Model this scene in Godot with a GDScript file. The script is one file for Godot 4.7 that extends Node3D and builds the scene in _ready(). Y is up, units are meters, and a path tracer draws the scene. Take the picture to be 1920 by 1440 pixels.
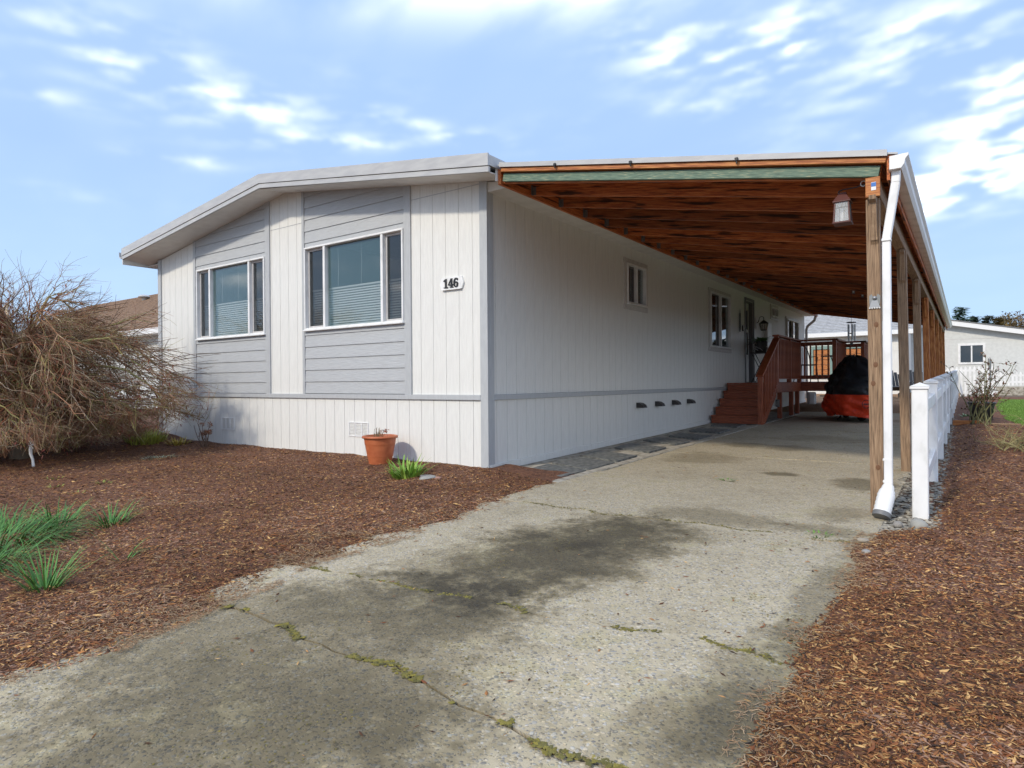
extends Node3D
# A white manufactured home with a long timber carport, seen from the end of its driveway.
# Metres, y up. The front wall lies in the plane z = 0, the long side wall in x = 0; the lot rises gently towards -z.

const HW := 7.536          # width of the home
const HL := 17.4           # length of the home
const BELT := 0.868        # top of the belt trim
const PLANK := 0.2046      # groove spacing of the siding

var M := {}
var taken := {}
var boxes := {}
var rng := RandomNumberGenerator.new()
var wob := FastNoiseLite.new()

# ------------------------------------------------------------------ geometry collector
class Geo:
	var v := PackedVector3Array()
	var n := PackedVector3Array()
	var c := PackedColorArray()
	var uv := PackedVector2Array()
	var uv2 := PackedVector2Array()
	var ix := PackedInt32Array()
	var col := Color(1, 1, 1)
	var colored := false

	func vert(p: Vector3, nn: Vector3) -> int:
		v.append(p); n.append(nn); c.append(col)
		return v.size() - 1

	func tri(a: Vector3, b: Vector3, cc: Vector3, hint: Vector3) -> void:
		var nn := (cc - a).cross(b - a)
		if nn.length_squared() < 1e-18: return
		if nn.dot(hint) < 0.0:
			var t := b; b = cc; cc = t; nn = -nn
		nn = nn.normalized()
		var k := v.size()
		vert(a, nn); vert(b, nn); vert(cc, nn)
		ix.append(k); ix.append(k + 1); ix.append(k + 2)

	func quad(a: Vector3, b: Vector3, cc: Vector3, d: Vector3, hint: Vector3) -> void:
		tri(a, b, cc, hint); tri(a, cc, d, hint)

	func box(t: Transform3D, s: Vector3, b := 0.0) -> void:
		var h := s * 0.5
		b = minf(b, minf(h.x, minf(h.y, h.z)) * 0.8)
		for ax in 3:
			for sg in [-1.0, 1.0]:
				var p := [Vector3(), Vector3(), Vector3(), Vector3()]
				var u := (ax + 1) % 3
				var w := (ax + 2) % 3
				var k := 0
				for q in [[-1, -1], [1, -1], [1, 1], [-1, 1]]:
					var e := Vector3()
					e[ax] = sg * h[ax]; e[u] = q[0] * (h[u] - b); e[w] = q[1] * (h[w] - b)
					p[k] = t * e; k += 1
				var hn := Vector3(); hn[ax] = sg
				quad(p[0], p[1], p[2], p[3], t.basis * hn)
		if b <= 0.0: return
		for ax in 3:
			var u := (ax + 1) % 3
			var w := (ax + 2) % 3
			for su in [-1.0, 1.0]:
				for sw in [-1.0, 1.0]:
					var q := []
					for e4 in [[-1.0, 0], [1.0, 0], [1.0, 1], [-1.0, 1]]:
						var e := Vector3()
						e[ax] = e4[0] * (h[ax] - b)
						e[u] = su * (h[u] - (b if e4[1] == 0 else 0.0)); e[w] = sw * (h[w] - (0.0 if e4[1] == 0 else b))
						q.append(t * e)
					var hn := Vector3(); hn[u] = su; hn[w] = sw
					quad(q[0], q[1], q[2], q[3], t.basis * hn)
		for sx in [-1.0, 1.0]:
			for sy in [-1.0, 1.0]:
				for sz in [-1.0, 1.0]:
					tri(t * Vector3(sx * h.x, sy * (h.y - b), sz * (h.z - b)), t * Vector3(sx * (h.x - b), sy * h.y, sz * (h.z - b)), t * Vector3(sx * (h.x - b), sy * (h.y - b), sz * h.z), t.basis * Vector3(sx, sy, sz))

	func abox(x0: float, x1: float, y0: float, y1: float, z0: float, z1: float, b := 0.0) -> void:
		box(Transform3D(Basis(), Vector3((x0 + x1) / 2, (y0 + y1) / 2, (z0 + z1) / 2)), Vector3(absf(x1 - x0), absf(y1 - y0), absf(z1 - z0)), b)

	# a straight bar from a to b, w wide and h high
	func bar(a: Vector3, b: Vector3, w: float, h: float, bev := 0.0, up := Vector3.UP) -> void:
		var f := (b - a).normalized()
		var r := f.cross(up)
		if r.length() < 0.01: r = f.cross(Vector3.RIGHT)
		r = r.normalized()
		var u2 := r.cross(f).normalized()
		box(Transform3D(Basis(r, u2, f), (a + b) / 2), Vector3(w, h, a.distance_to(b)), bev)

	# polygon poly in the plane (o, ex, ey), from depth d0 to d1 along ez; the front may lean by tilt per unit of y
	func prism(poly: PackedVector2Array, o: Vector3, ex: Vector3, ey: Vector3, ez: Vector3, d0: float, d1: float, tilt := 0.0, y0 := 0.0) -> void:
		if poly.size() < 3: return
		var ids := Geometry2D.triangulate_polygon(poly)
		var fr := []; var bk := []; var mid := Vector3()
		for p in poly:
			var q := o + ex * p.x + ey * p.y
			fr.append(q + ez * (d1 + tilt * (p.y - y0))); bk.append(q + ez * d0); mid += q
		mid /= poly.size()
		for k in range(0, ids.size(), 3):
			tri(fr[ids[k]], fr[ids[k + 1]], fr[ids[k + 2]], ez)
			tri(bk[ids[k]], bk[ids[k + 1]], bk[ids[k + 2]], -ez)
		var cw := Geometry2D.is_polygon_clockwise(poly)
		for k in poly.size():
			var m := (k + 1) % poly.size()
			var e := poly[m] - poly[k]
			var out := Vector2(e.y, -e.x) * (-1.0 if cw else 1.0)
			quad(fr[k], fr[m], bk[m], bk[k], ex * out.x + ey * out.y)

	func tube(pts: Array, rad: Array, sides: int, cap := false) -> void:
		var k0 := v.size()
		var np := pts.size()
		var r := Vector3.ZERO
		for i in np:
			var f: Vector3 = (pts[mini(i + 1, np - 1)] - pts[maxi(i - 1, 0)]).normalized()
			if i == 0:
				r = f.cross(Vector3.UP if absf(f.y) < 0.9 else Vector3.RIGHT).normalized()
			else:
				r = (r - f * r.dot(f)).normalized()
			var u := f.cross(r)
			for s in sides:
				var a := TAU * s / sides
				var d := r * cos(a) + u * sin(a)
				vert(pts[i] + d * rad[i], d)
		for i in np - 1:
			for s in sides:
				var a := k0 + i * sides + s
				var b := k0 + i * sides + (s + 1) % sides
				ix.append_array(PackedInt32Array([a, a + sides, b, b, a + sides, b + sides]))
		if cap:
			for e in [0, np - 1]:
				var f: Vector3 = (pts[0] - pts[1]) if e == 0 else (pts[np - 1] - pts[np - 2])
				for s in range(1, sides - 1):
					var b0: int = k0 + e * sides
					tri(v[b0], v[b0 + s], v[b0 + s + 1], f)

	# profile: Vector2(radius, height) from bottom to top, turned about the y axis at o
	func lathe(prof: Array, sides: int, o := Vector3.ZERO) -> void:
		var k0 := v.size()
		for i in prof.size():
			var t: Vector2 = prof[mini(i + 1, prof.size() - 1)] - prof[maxi(i - 1, 0)]
			var nn := Vector2(t.y, -t.x).normalized()
			for s in sides + 1:
				var a := TAU * s / sides
				var d := Vector3(cos(a), 0, sin(a))
				vert(o + d * prof[i].x + Vector3.UP * prof[i].y, (d * nn.x + Vector3.UP * nn.y).normalized())
		for i in prof.size() - 1:
			for s in sides:
				var a := k0 + i * (sides + 1) + s
				var b := a + sides + 1
				ix.append_array(PackedInt32Array([a, a + 1, b, a + 1, b + 1, b]))

	# a grass-like blade
	func blade(base: Vector3, dir: Vector3, ln: float, w: float, droop: float, segs := 4) -> void:
		var side := dir.cross(Vector3.UP)
		if side.length() < 0.05: side = Vector3.RIGHT
		side = side.normalized()
		var p := base
		var d := dir.normalized()
		var k := v.size()
		for i in segs + 1:
			var t := float(i) / segs
			var ww := w * 0.5 * (1.0 - pow(t, 2.2))
			var nn := side.cross(d).normalized()
			vert(p - side * ww, nn); vert(p + side * ww, nn)
			p += d * (ln / segs)
			d = (d + Vector3.DOWN * droop / segs).normalized()
		for i in segs:
			var a := k + i * 2
			ix.append_array(PackedInt32Array([a, a + 2, a + 1, a + 1, a + 2, a + 3]))

	func mesh() -> ArrayMesh:
		var arr := []
		arr.resize(Mesh.ARRAY_MAX)
		arr[Mesh.ARRAY_VERTEX] = v
		arr[Mesh.ARRAY_NORMAL] = n
		if colored: arr[Mesh.ARRAY_COLOR] = c
		if uv.size() == v.size(): arr[Mesh.ARRAY_TEX_UV] = uv
		if uv2.size() == v.size(): arr[Mesh.ARRAY_TEX_UV2] = uv2
		arr[Mesh.ARRAY_INDEX] = ix
		var m := ArrayMesh.new()
		m.add_surface_from_arrays(Mesh.PRIMITIVE_TRIANGLES, arr)
		return m

# ------------------------------------------------------------------ scene helpers
func numbered(parent: Node, called: String) -> String:
	var k := str(parent.get_instance_id()) + called
	var q: int = taken.get(k, 0)
	taken[k] = q + 1
	return called if q == 0 else "%s_%03d" % [called, q]

func part(parent: Node, called: String, mesh: Mesh, mat: Material, pos := Vector3.ZERO, rot := Vector3.ZERO) -> MeshInstance3D:
	var o := MeshInstance3D.new()
	o.name = numbered(parent, called)
	o.mesh = mesh
	o.material_override = mat
	o.position = pos
	o.rotation = rot
	parent.add_child(o)
	return o

func thing(called: String, label: String, category: String, at := Vector3.ZERO, turn := 0.0, group := "") -> Node3D:
	var o := Node3D.new()
	o.name = numbered(self, called)
	add_child(o)
	o.position = at
	o.rotation.y = turn
	tag(o, label, category, group)
	return o

func tag(o: Node, label: String, category: String, group := "") -> void:
	o.set_meta("label", label)
	o.set_meta("category", category)
	if group != "": o.set_meta("group", group)

func structure(called: String, mesh: Mesh, mat: Material, label := "", parent: Node = self) -> MeshInstance3D:
	var o := part(parent, called, mesh, mat)
	if parent == self: o.set_meta("kind", "structure")
	if label != "": o.set_meta("label", label)
	return o

func scatter(called: String, label: String, category: String, mesh: Mesh, mat: Material, xf: Array, cols: Array) -> MultiMeshInstance3D:
	var mm := MultiMesh.new()
	mm.transform_format = MultiMesh.TRANSFORM_3D
	mm.use_colors = true
	mm.mesh = mesh
	mm.instance_count = xf.size()
	for i in xf.size():
		mm.set_instance_transform(i, xf[i])
		mm.set_instance_color(i, cols[i])
	var o := MultiMeshInstance3D.new()
	o.name = numbered(self, called)
	o.multimesh = mm
	o.material_override = mat
	add_child(o)
	o.set_meta("kind", "stuff")
	tag(o, label, category)
	return o

func bmesh(s: Vector3, b := 0.004) -> ArrayMesh:
	var k := "%.4f %.4f %.4f %.4f" % [s.x, s.y, s.z, b]
	if not boxes.has(k):
		var g := Geo.new()
		g.box(Transform3D(), s, b)
		boxes[k] = g.mesh()
	return boxes[k]

func rf(a: float, b: float) -> float:
	return rng.randf_range(a, b)

func ground_y(_x: float, z: float) -> float:
	return -0.0165 * clampf(z, -27.0, 12.0)

func rect(x0: float, x1: float, y0: float, y1: float) -> PackedVector2Array:
	return PackedVector2Array([Vector2(x0, y0), Vector2(x1, y0), Vector2(x1, y1), Vector2(x0, y1)])

# ------------------------------------------------------------------ textures and materials
func noise_bytes(size: int, layer: Array) -> PackedByteArray:
	var f := FastNoiseLite.new()
	f.seed = layer[0]
	f.frequency = layer[1]
	f.noise_type = FastNoiseLite.TYPE_SIMPLEX_SMOOTH if layer.size() < 5 else layer[4]
	f.fractal_octaves = layer[2]
	if layer[2] <= 1: f.fractal_type = FastNoiseLite.FRACTAL_NONE
	if f.noise_type == FastNoiseLite.TYPE_CELLULAR:
		f.cellular_return_type = FastNoiseLite.RETURN_CELL_VALUE if layer.size() < 6 else layer[5]
	var img := f.get_seamless_image(size, size, false, false, 0.15, true)
	img.convert(Image.FORMAT_L8)
	return img.get_data()

# layers: [seed, frequency, octaves, weight, (type)]; stops: [position, linear colour]
func ramp_tex(size: int, layers: Array, stops: Array) -> ImageTexture:
	var g := Gradient.new()
	g.offsets = PackedFloat32Array(); g.colors = PackedColorArray()
	var offs := PackedFloat32Array(); var cs := PackedColorArray()
	for s in stops: offs.append(s[0]); cs.append(s[1])
	g.offsets = offs; g.colors = cs
	var lut := PackedByteArray()
	for i in 256:
		var q: Color = g.sample(i / 255.0).linear_to_srgb()
		lut.append(int(clampf(q.r, 0, 1) * 255)); lut.append(int(clampf(q.g, 0, 1) * 255)); lut.append(int(clampf(q.b, 0, 1) * 255))
	var acc := PackedFloat32Array(); acc.resize(size * size)
	var tot := 0.0
	for l in layers:
		var by := noise_bytes(size, l)
		var w: float = l[3]
		tot += w
		for i in by.size(): acc[i] += by[i] * w
	var out := PackedByteArray(); out.resize(size * size * 3)
	for i in acc.size():
		var q := clampi(int(acc[i] / tot), 0, 255) * 3
		out[i * 3] = lut[q]; out[i * 3 + 1] = lut[q + 1]; out[i * 3 + 2] = lut[q + 2]
	return ImageTexture.create_from_image(Image.create_from_data(size, size, false, Image.FORMAT_RGB8, out))

func grey(v: float) -> Color: return Color(v, v, v)

func paint(lin: Color, rough := 0.6) -> StandardMaterial3D:
	var m := StandardMaterial3D.new()
	m.albedo_color = lin.linear_to_srgb()
	m.roughness = rough
	return m

func textured(tex: Texture2D, scale: Vector3, rough := 0.7, bump: Texture2D = null, bump_cm := 0.1, world := true) -> StandardMaterial3D:
	var m := StandardMaterial3D.new()
	m.albedo_texture = tex
	m.uv1_triplanar = true
	m.uv1_world_triplanar = world
	m.uv1_scale = scale
	m.roughness = rough
	if bump:
		m.heightmap_enabled = true
		m.heightmap_texture = bump
		m.heightmap_scale = bump_cm
	return m

func stained(m: StandardMaterial3D, tex: Texture2D, scale: Vector3) -> StandardMaterial3D:
	m.detail_enabled = true
	m.detail_blend_mode = BaseMaterial3D.BLEND_MODE_MUL
	m.detail_uv_layer = BaseMaterial3D.DETAIL_UV_2
	m.detail_albedo = tex
	m.uv2_triplanar = true
	m.uv2_world_triplanar = true
	m.uv2_scale = scale
	return m

func along(axis: String, l: float, c: float) -> Vector3:
	return Vector3(l if axis == "x" else c, l if axis == "y" else c, l if axis == "z" else c)

func make_materials() -> void:
	var fine := [[11, 0.05, 4, 1.0]]
	var fine_bump := ramp_tex(256, [[3, 0.06, 4, 1.0]], [[0.2, grey(0.0)], [0.8, grey(1.0)]])
	var white := ramp_tex(256, [[21, 0.03, 5, 1.0]], [[0.25, Color(0.72, 0.715, 0.68)], [0.75, Color(0.76, 0.755, 0.72)]])
	M.siding = textured(white, Vector3(3.0, 0.35, 3.0), 0.55, fine_bump, 0.22)
	var gray := ramp_tex(256, [[22, 0.03, 5, 1.0]], [[0.25, Color(0.43, 0.445, 0.455)], [0.75, Color(0.465, 0.48, 0.49)]])
	M.trim = textured(gray, Vector3(2.0, 0.6, 2.0), 0.5, fine_bump, 0.06)
	M.lap = textured(gray, Vector3(0.5, 4.0, 4.0), 0.5, fine_bump, 0.2)
	M.white = paint(Color(0.80, 0.80, 0.79), 0.45)
	M.fascia = textured(ramp_tex(256, [[23, 0.02, 5, 1.0]], [[0.2, Color(0.43, 0.43, 0.43)], [0.8, Color(0.50, 0.50, 0.49)]]), Vector3(0.5, 2, 2), 0.4)
	M.soffit = textured(ramp_tex(256, [[24, 0.02, 5, 1.0]], [[0.2, Color(0.68, 0.67, 0.64)], [0.8, Color(0.76, 0.75, 0.72)]]), Vector3(0.7, 0.7, 0.7), 0.6)
	M.vinyl = textured(ramp_tex(256, [[26, 0.012, 5, 1.0]], [[0.2, Color(0.70, 0.70, 0.68)], [0.45, Color(0.80, 0.80, 0.79)], [0.8, Color(0.84, 0.84, 0.83)]]), Vector3(1.5, 0.9, 1.5), 0.38)
	M.window_trim = textured(ramp_tex(128, [[25, 0.03, 4, 1.0]], [[0.2, Color(0.50, 0.48, 0.46)], [0.8, Color(0.58, 0.56, 0.54)]]), Vector3(2, 2, 2), 0.5)
	M.dark_gray = paint(Color(0.16, 0.16, 0.16), 0.5)
	M.bronze = paint(Color(0.035, 0.03, 0.028), 0.4)
	M.black_metal = paint(Color(0.015, 0.015, 0.016), 0.4)
	M.steel = paint(Color(0.45, 0.46, 0.46), 0.35); M.steel.metallic = 0.9
	M.galvanised = paint(Color(0.22, 0.23, 0.23), 0.5); M.galvanised.metallic = 0.5
	M.room = paint(Color(0.34, 0.32, 0.30), 0.9)
	M.blind = paint(Color(0.50, 0.52, 0.50), 0.6)
	M.glass = paint(Color(0.14, 0.28, 0.30), 0.02); M.glass.transparency = BaseMaterial3D.TRANSPARENCY_ALPHA
	M.glass.albedo_color.a = 0.17; M.glass.metallic_specular = 0.9
	M.screen_glass = paint(Color(0.03, 0.035, 0.035), 0.03); M.screen_glass.transparency = BaseMaterial3D.TRANSPARENCY_ALPHA
	M.screen_glass.albedo_color.a = 0.4; M.screen_glass.metallic_specular = 0.6
	M.dark_glass = paint(Color(0.02, 0.022, 0.022), 0.02); M.dark_glass.metallic_specular = 0.9
	M.pale_glass = paint(Color(0.8, 0.82, 0.8), 0.05); M.pale_glass.transparency = BaseMaterial3D.TRANSPARENCY_ALPHA; M.pale_glass.albedo_color.a = 0.3
	# timbers
	var grain := ramp_tex(512, [[31, 0.02, 6, 1.0], [32, 0.08, 3, 0.5]], [[0.22, Color(0.24, 0.06, 0.017)], [0.45, Color(0.47, 0.125, 0.032)], [0.6, Color(0.57, 0.175, 0.046)], [0.8, Color(0.64, 0.25, 0.08)]])
	var stain := ramp_tex(512, [[33, 0.010, 5, 1.0]], [[0.16, grey(0.12)], [0.25, grey(0.32)], [0.31, grey(0.85)], [0.45, grey(1.0)]])
	M.cedar_x = stained(textured(grain, along("x", 0.3, 5.0), 0.65, fine_bump, 0.1, false), stain, along("x", 0.22, 2.6))
	M.cedar_x.uv2_world_triplanar = false
	for q in [["cedar_a", 0.74], ["cedar_b", 0.9]]:
		M[q[0]] = M.cedar_x.duplicate()
		M[q[0]].albedo_color = Color(q[1], q[1], q[1])
	M.cedar_z = stained(textured(grain, along("z", 0.35, 5.0), 0.65, fine_bump, 0.1), stain, along("z", 0.2, 2.2))
	M.shaded_board_z = M.cedar_z.duplicate(); M.shaded_board_z.albedo_color = Color(0.8, 0.77, 0.75)  # same cedar darkened: shade above the joists put into the colour
	M.cedar_y = textured(grain, along("y", 0.35, 5.0), 0.6, fine_bump, 0.1)
	var orange := ramp_tex(512, [[34, 0.02, 6, 1.0]], [[0.25, Color(0.28, 0.08, 0.02)], [0.5, Color(0.44, 0.15, 0.035)], [0.75, Color(0.56, 0.24, 0.07)]])
	M.orange_x = textured(orange, along("x", 0.4, 5.0), 0.6, fine_bump, 0.08, false)
	var weathered := ramp_tex(512, [[35, 0.025, 6, 1.0], [36, 0.1, 3, 0.4]], [[0.25, Color(0.10, 0.065, 0.04)], [0.5, Color(0.29, 0.185, 0.11)], [0.75, Color(0.42, 0.29, 0.18)]])
	M.post_y = textured(weathered, along("y", 0.25, 12.0), 0.8, fine_bump, 0.15)
	M.beam_z = textured(weathered, along("z", 0.25, 12.0), 0.8, fine_bump, 0.15)
	M.new_post_y = textured(orange, along("y", 0.4, 5.0), 0.7, fine_bump, 0.1)
	var green := ramp_tex(512, [[37, 0.03, 6, 1.0]], [[0.2, Color(0.07, 0.12, 0.085)], [0.6, Color(0.13, 0.21, 0.15)], [0.73, Color(0.18, 0.25, 0.17)], [0.78, Color(0.36, 0.34, 0.2)]])
	M.green_x = textured(green, along("x", 0.5, 7.0), 0.6, fine_bump, 0.06, false)
	var deck := ramp_tex(512, [[38, 0.02, 6, 1.0]], [[0.2, Color(0.20, 0.045, 0.016)], [0.5, Color(0.30, 0.068, 0.024)], [0.8, Color(0.38, 0.10, 0.038)]])
	M.deck_x = textured(deck, along("x", 0.4, 4.0), 0.5, fine_bump, 0.06)
	M.deck_y = textured(deck, along("y", 0.4, 4.0), 0.5, fine_bump, 0.06)
	M.deck_z = textured(deck, along("z", 0.4, 4.0), 0.5, fine_bump, 0.06)
	# earth, stone
	M.mulch = textured(ramp_tex(512, [[41, 0.09, 4, 1.0], [42, 0.02, 4, 0.5]], [[0.25, Color(0.035, 0.015, 0.008)], [0.5, Color(0.13, 0.05, 0.024)], [0.72, Color(0.27, 0.125, 0.06)]]), Vector3(1.3, 1.3, 1.3), 0.95, fine_bump, 1.0)
	M.soil = textured(ramp_tex(512, [[43, 0.03, 5, 1.0]], [[0.2, Color(0.07, 0.05, 0.035)], [0.8, Color(0.17, 0.12, 0.08)]]), Vector3(0.7, 0.7, 0.7), 0.95, fine_bump, 0.5)
	M.leafy = textured(ramp_tex(512, [[44, 0.06, 4, 1.0]], [[0.25, Color(0.09, 0.045, 0.02)], [0.5, Color(0.25, 0.13, 0.06)], [0.75, Color(0.42, 0.26, 0.13)]]), Vector3(1.0, 1.0, 1.0), 0.95, fine_bump, 1.0)
	M.lawn = textured(ramp_tex(512, [[45, 0.05, 5, 1.0]], [[0.2, Color(0.07, 0.13, 0.02)], [0.8, Color(0.16, 0.27, 0.04)]]), Vector3(1.0, 1.0, 1.0), 0.9, fine_bump, 0.5)
	M.slate = textured(ramp_tex(512, [[46, 0.02, 6, 1.0]], [[0.25, Color(0.07, 0.075, 0.075)], [0.5, Color(0.13, 0.135, 0.13)], [0.75, Color(0.20, 0.20, 0.185)]]), Vector3(1.1, 1.1, 1.1), 0.55, fine_bump, 0.15)
	M.cement = textured(ramp_tex(512, [[47, 0.015, 6, 1.0], [48, 0.15, 2, 0.25]], [[0.25, Color(0.20, 0.175, 0.135)], [0.5, Color(0.38, 0.35, 0.29)], [0.75, Color(0.48, 0.45, 0.385)]]), Vector3(0.8, 0.8, 0.8), 0.85, fine_bump, 0.2)
	M.tinted = paint(Color(1, 1, 1), 0.9); M.tinted.vertex_color_use_as_albedo = true
	M.leafs = paint(Color(1, 1, 1), 0.6); M.leafs.vertex_color_use_as_albedo = true
	M.leafs.backlight_enabled = true; M.leafs.backlight = Color(0.35, 0.35, 0.35)
	M.stone = paint(Color(1, 1, 1), 0.8); M.stone.vertex_color_use_as_albedo = true
	M.terracotta = textured(ramp_tex(256, [[49, 0.02, 5, 1.0]], [[0.2, Color(0.40, 0.10, 0.035)], [0.8, Color(0.52, 0.155, 0.06)]]), Vector3(1.5, 1.5, 1.5), 0.5)
	M.shingle = textured(ramp_tex(512, [[50, 0.08, 4, 1.0], [51, 0.01, 4, 0.8]], [[0.25, Color(0.12, 0.07, 0.04)], [0.5, Color(0.25, 0.155, 0.095)], [0.75, Color(0.36, 0.24, 0.15)]]), Vector3(0.8, 2.0, 0.8), 0.95, fine_bump, 0.5)
	M.shingle_gray = textured(ramp_tex(512, [[52, 0.08, 4, 1.0], [53, 0.012, 4, 0.8]], [[0.25, Color(0.22, 0.22, 0.22)], [0.75, Color(0.50, 0.50, 0.50)]]), Vector3(0.8, 2.0, 0.8), 0.95, fine_bump, 0.5)
	M.plaster = textured(ramp_tex(256, [[54, 0.03, 5, 1.0]], [[0.2, Color(0.60, 0.61, 0.59)], [0.8, Color(0.66, 0.67, 0.65)]]), Vector3(0.8, 0.8, 0.8), 0.8)
	M.cloth_black = textured(ramp_tex(256, [[55, 0.03, 5, 1.0]], [[0.2, Color(0.010, 0.011, 0.012)], [0.8, Color(0.02, 0.022, 0.025)]]), Vector3(2, 2, 2), 0.55, fine_bump, 0.3)
	M.cloth_red = textured(ramp_tex(256, [[56, 0.03, 5, 1.0]], [[0.2, Color(0.74, 0.045, 0.012)], [0.8, Color(0.88, 0.075, 0.02)]]), Vector3(2, 2, 2), 0.5, fine_bump, 0.3)
	M.rubber = paint(Color(0.012, 0.012, 0.012), 0.7)
	M.plastic_black = paint(Color(0.012, 0.013, 0.016), 0.4)
	M.teal = paint(Color(0.20, 0.29, 0.26), 0.6)
	M.slat_orange = textured(orange, along("x", 0.4, 4.0), 0.6); M.slat_orange.albedo_color = Color(1.0, 1.0, 1.0)
	M.ink = paint(Color(0.012, 0.012, 0.012), 0.5)
	M.blue = paint(Color(0.03, 0.16, 0.5), 0.4)
	M.pewter = paint(Color(0.36, 0.37, 0.38), 0.4); M.pewter.metallic = 0.6
	M.knot = paint(Color(0.16, 0.075, 0.035), 0.7)
	M.rust_red = paint(Color(0.10, 0.03, 0.025), 0.5)
	var _f := fine

# ------------------------------------------------------------------ sky
func make_sky() -> Sky:
	var w := 1536
	var h := 768
	var a := FastNoiseLite.new(); a.seed = 5; a.frequency = 1.0; a.fractal_octaves = 6; a.noise_type = FastNoiseLite.TYPE_SIMPLEX_SMOOTH
	var b := FastNoiseLite.new(); b.seed = 9; b.frequency = 1.0; b.fractal_octaves = 3; b.noise_type = FastNoiseLite.TYPE_SIMPLEX_SMOOTH
	# clouds that can be told apart: azimuth, elevation, half width, half height (degrees), tilt, strength
	var cl := [[-66.0, 23.5, 8.0, 2.6, -18, 0.75], [-57.0, 22.0, 5.0, 1.5, -14, 0.6], [-48.5, 24.5, 4.0, 1.6, -12, 0.22], [-73.0, 20.3, 3.0, 0.6, -4, 0.6], [-43.0, 21.6, 7.5, 0.85, -8, 0.65],
		[-49.0, 20.2, 6.0, 0.55, 4, 0.85], [-63.3, 17.4, 3.2, 0.5, 0, 0.75], [-72.0, 14.0, 6.0, 0.5, 0, 0.3], [-19.0, 26.3, 6.0, 2.2, -10, 1.0], [-11.5, 26.0, 4.0, 2.0, 30, 1.0], [-3.5, 24.5, 4.0, 1.9, 10, 0.9],
		[-19.5, 22.4, 5.0, 0.8, -10, 0.45], [-9.5, 20.3, 6.0, 1.5, 20, 0.4], [1.0, 20.0, 4.5, 3.4, 50, 1.0], [1.0, 14.2, 6.0, 1.6, 10, 2.4], [4.5, 17.5, 4.0, 3.0, 40, 1.3], [-30.0, 22.0, 4.0, 0.8, 0, 0.25], [-8.0, 17.6, 3.0, 0.5, 35, 0.4]]
	var px := PackedFloat32Array()
	px.resize(w * h * 3)
	var top := Color(0.24, 0.36, 0.61)
	var mid := Color(0.27, 0.395, 0.625)
	var low := Color(0.355, 0.50, 0.66)
	for j in h:
		var el := (0.5 - (j + 0.5) / h) * PI
		var se := sin(el)
		var eld := rad_to_deg(el)
		var base := Color(0.20, 0.17, 0.14)
		if se > 0.0:
			base = low.lerp(mid, clampf(se / 0.30, 0, 1)).lerp(top, clampf((se - 0.30) / 0.7, 0, 1))
		for i in w:
			var col := base
			if se > 0.0:
				var az := wrapf((i + 0.5) / w * TAU, -PI, PI)
				var azd := rad_to_deg(az)
				var d := Vector3(sin(az) * cos(el), se, -cos(az) * cos(el))
				var p := d / (se + 0.12)
				var n1 := a.get_noise_3d(p.x * 1.6 + p.z * 0.5, p.z * 3.6 - p.x * 1.1, 0.0)
				var n2 := b.get_noise_3d(p.x * 0.55, p.z * 0.55, 7.0)
				# cloud thickened out of view to add fill light, nearly cleared within the frame
				var cov := clampf((n1 * 0.7 + n2 * 0.9 + 0.10) * 1.5, 0.0, 1.0)
				var seen := azd > -85.0 and azd < 14.0 and eld < 36.0
				if seen: cov *= lerpf(0.05, 1.0, smoothstep(26.0, 36.0, eld))
				if azd > -95.0 and azd < 24.0 and eld < 36.0:
					var n3 := a.get_noise_3d(azd * 0.16 + eld * 0.1, eld * 0.75 - azd * 0.08, 3.0)
					for q in cl:
						var dx: float = (azd - q[0]) * cos(el)
						var dy: float = eld - q[1]
						if absf(dx) > 22.0 or absf(dy) > 12.0: continue
						var t := deg_to_rad(q[5 - 1])
						var ex: float = (dx * cos(t) + dy * sin(t)) / q[2]
						var ey: float = (-dx * sin(t) + dy * cos(t)) / q[3]
						var r2 := ex * ex + ey * ey
						if r2 > 5.0: continue
						cov += 0.50 * q[5] * exp(-r2 * 0.8) * clampf(0.42 + n1 * 0.9 + n3 * 1.7, 0.0, 1.3)
				cov = clampf(cov, 0.0, 1.0)
				col = base.lerp(Color(2.9, 2.72, 2.45), cov * cov * 0.42 + cov * 0.08)
			var k := (j * w + i) * 3
			px[k] = col.r * SKY; px[k + 1] = col.g * SKY; px[k + 2] = col.b * SKY
	var img := Image.create_from_data(w, h, false, Image.FORMAT_RGBF, px.to_byte_array())
	var pm := PanoramaSkyMaterial.new()
	pm.panorama = ImageTexture.create_from_image(img)
	var s := Sky.new()
	s.sky_material = pm
	return s

const EXPO := 2.85
const SKY := 0.595

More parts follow.
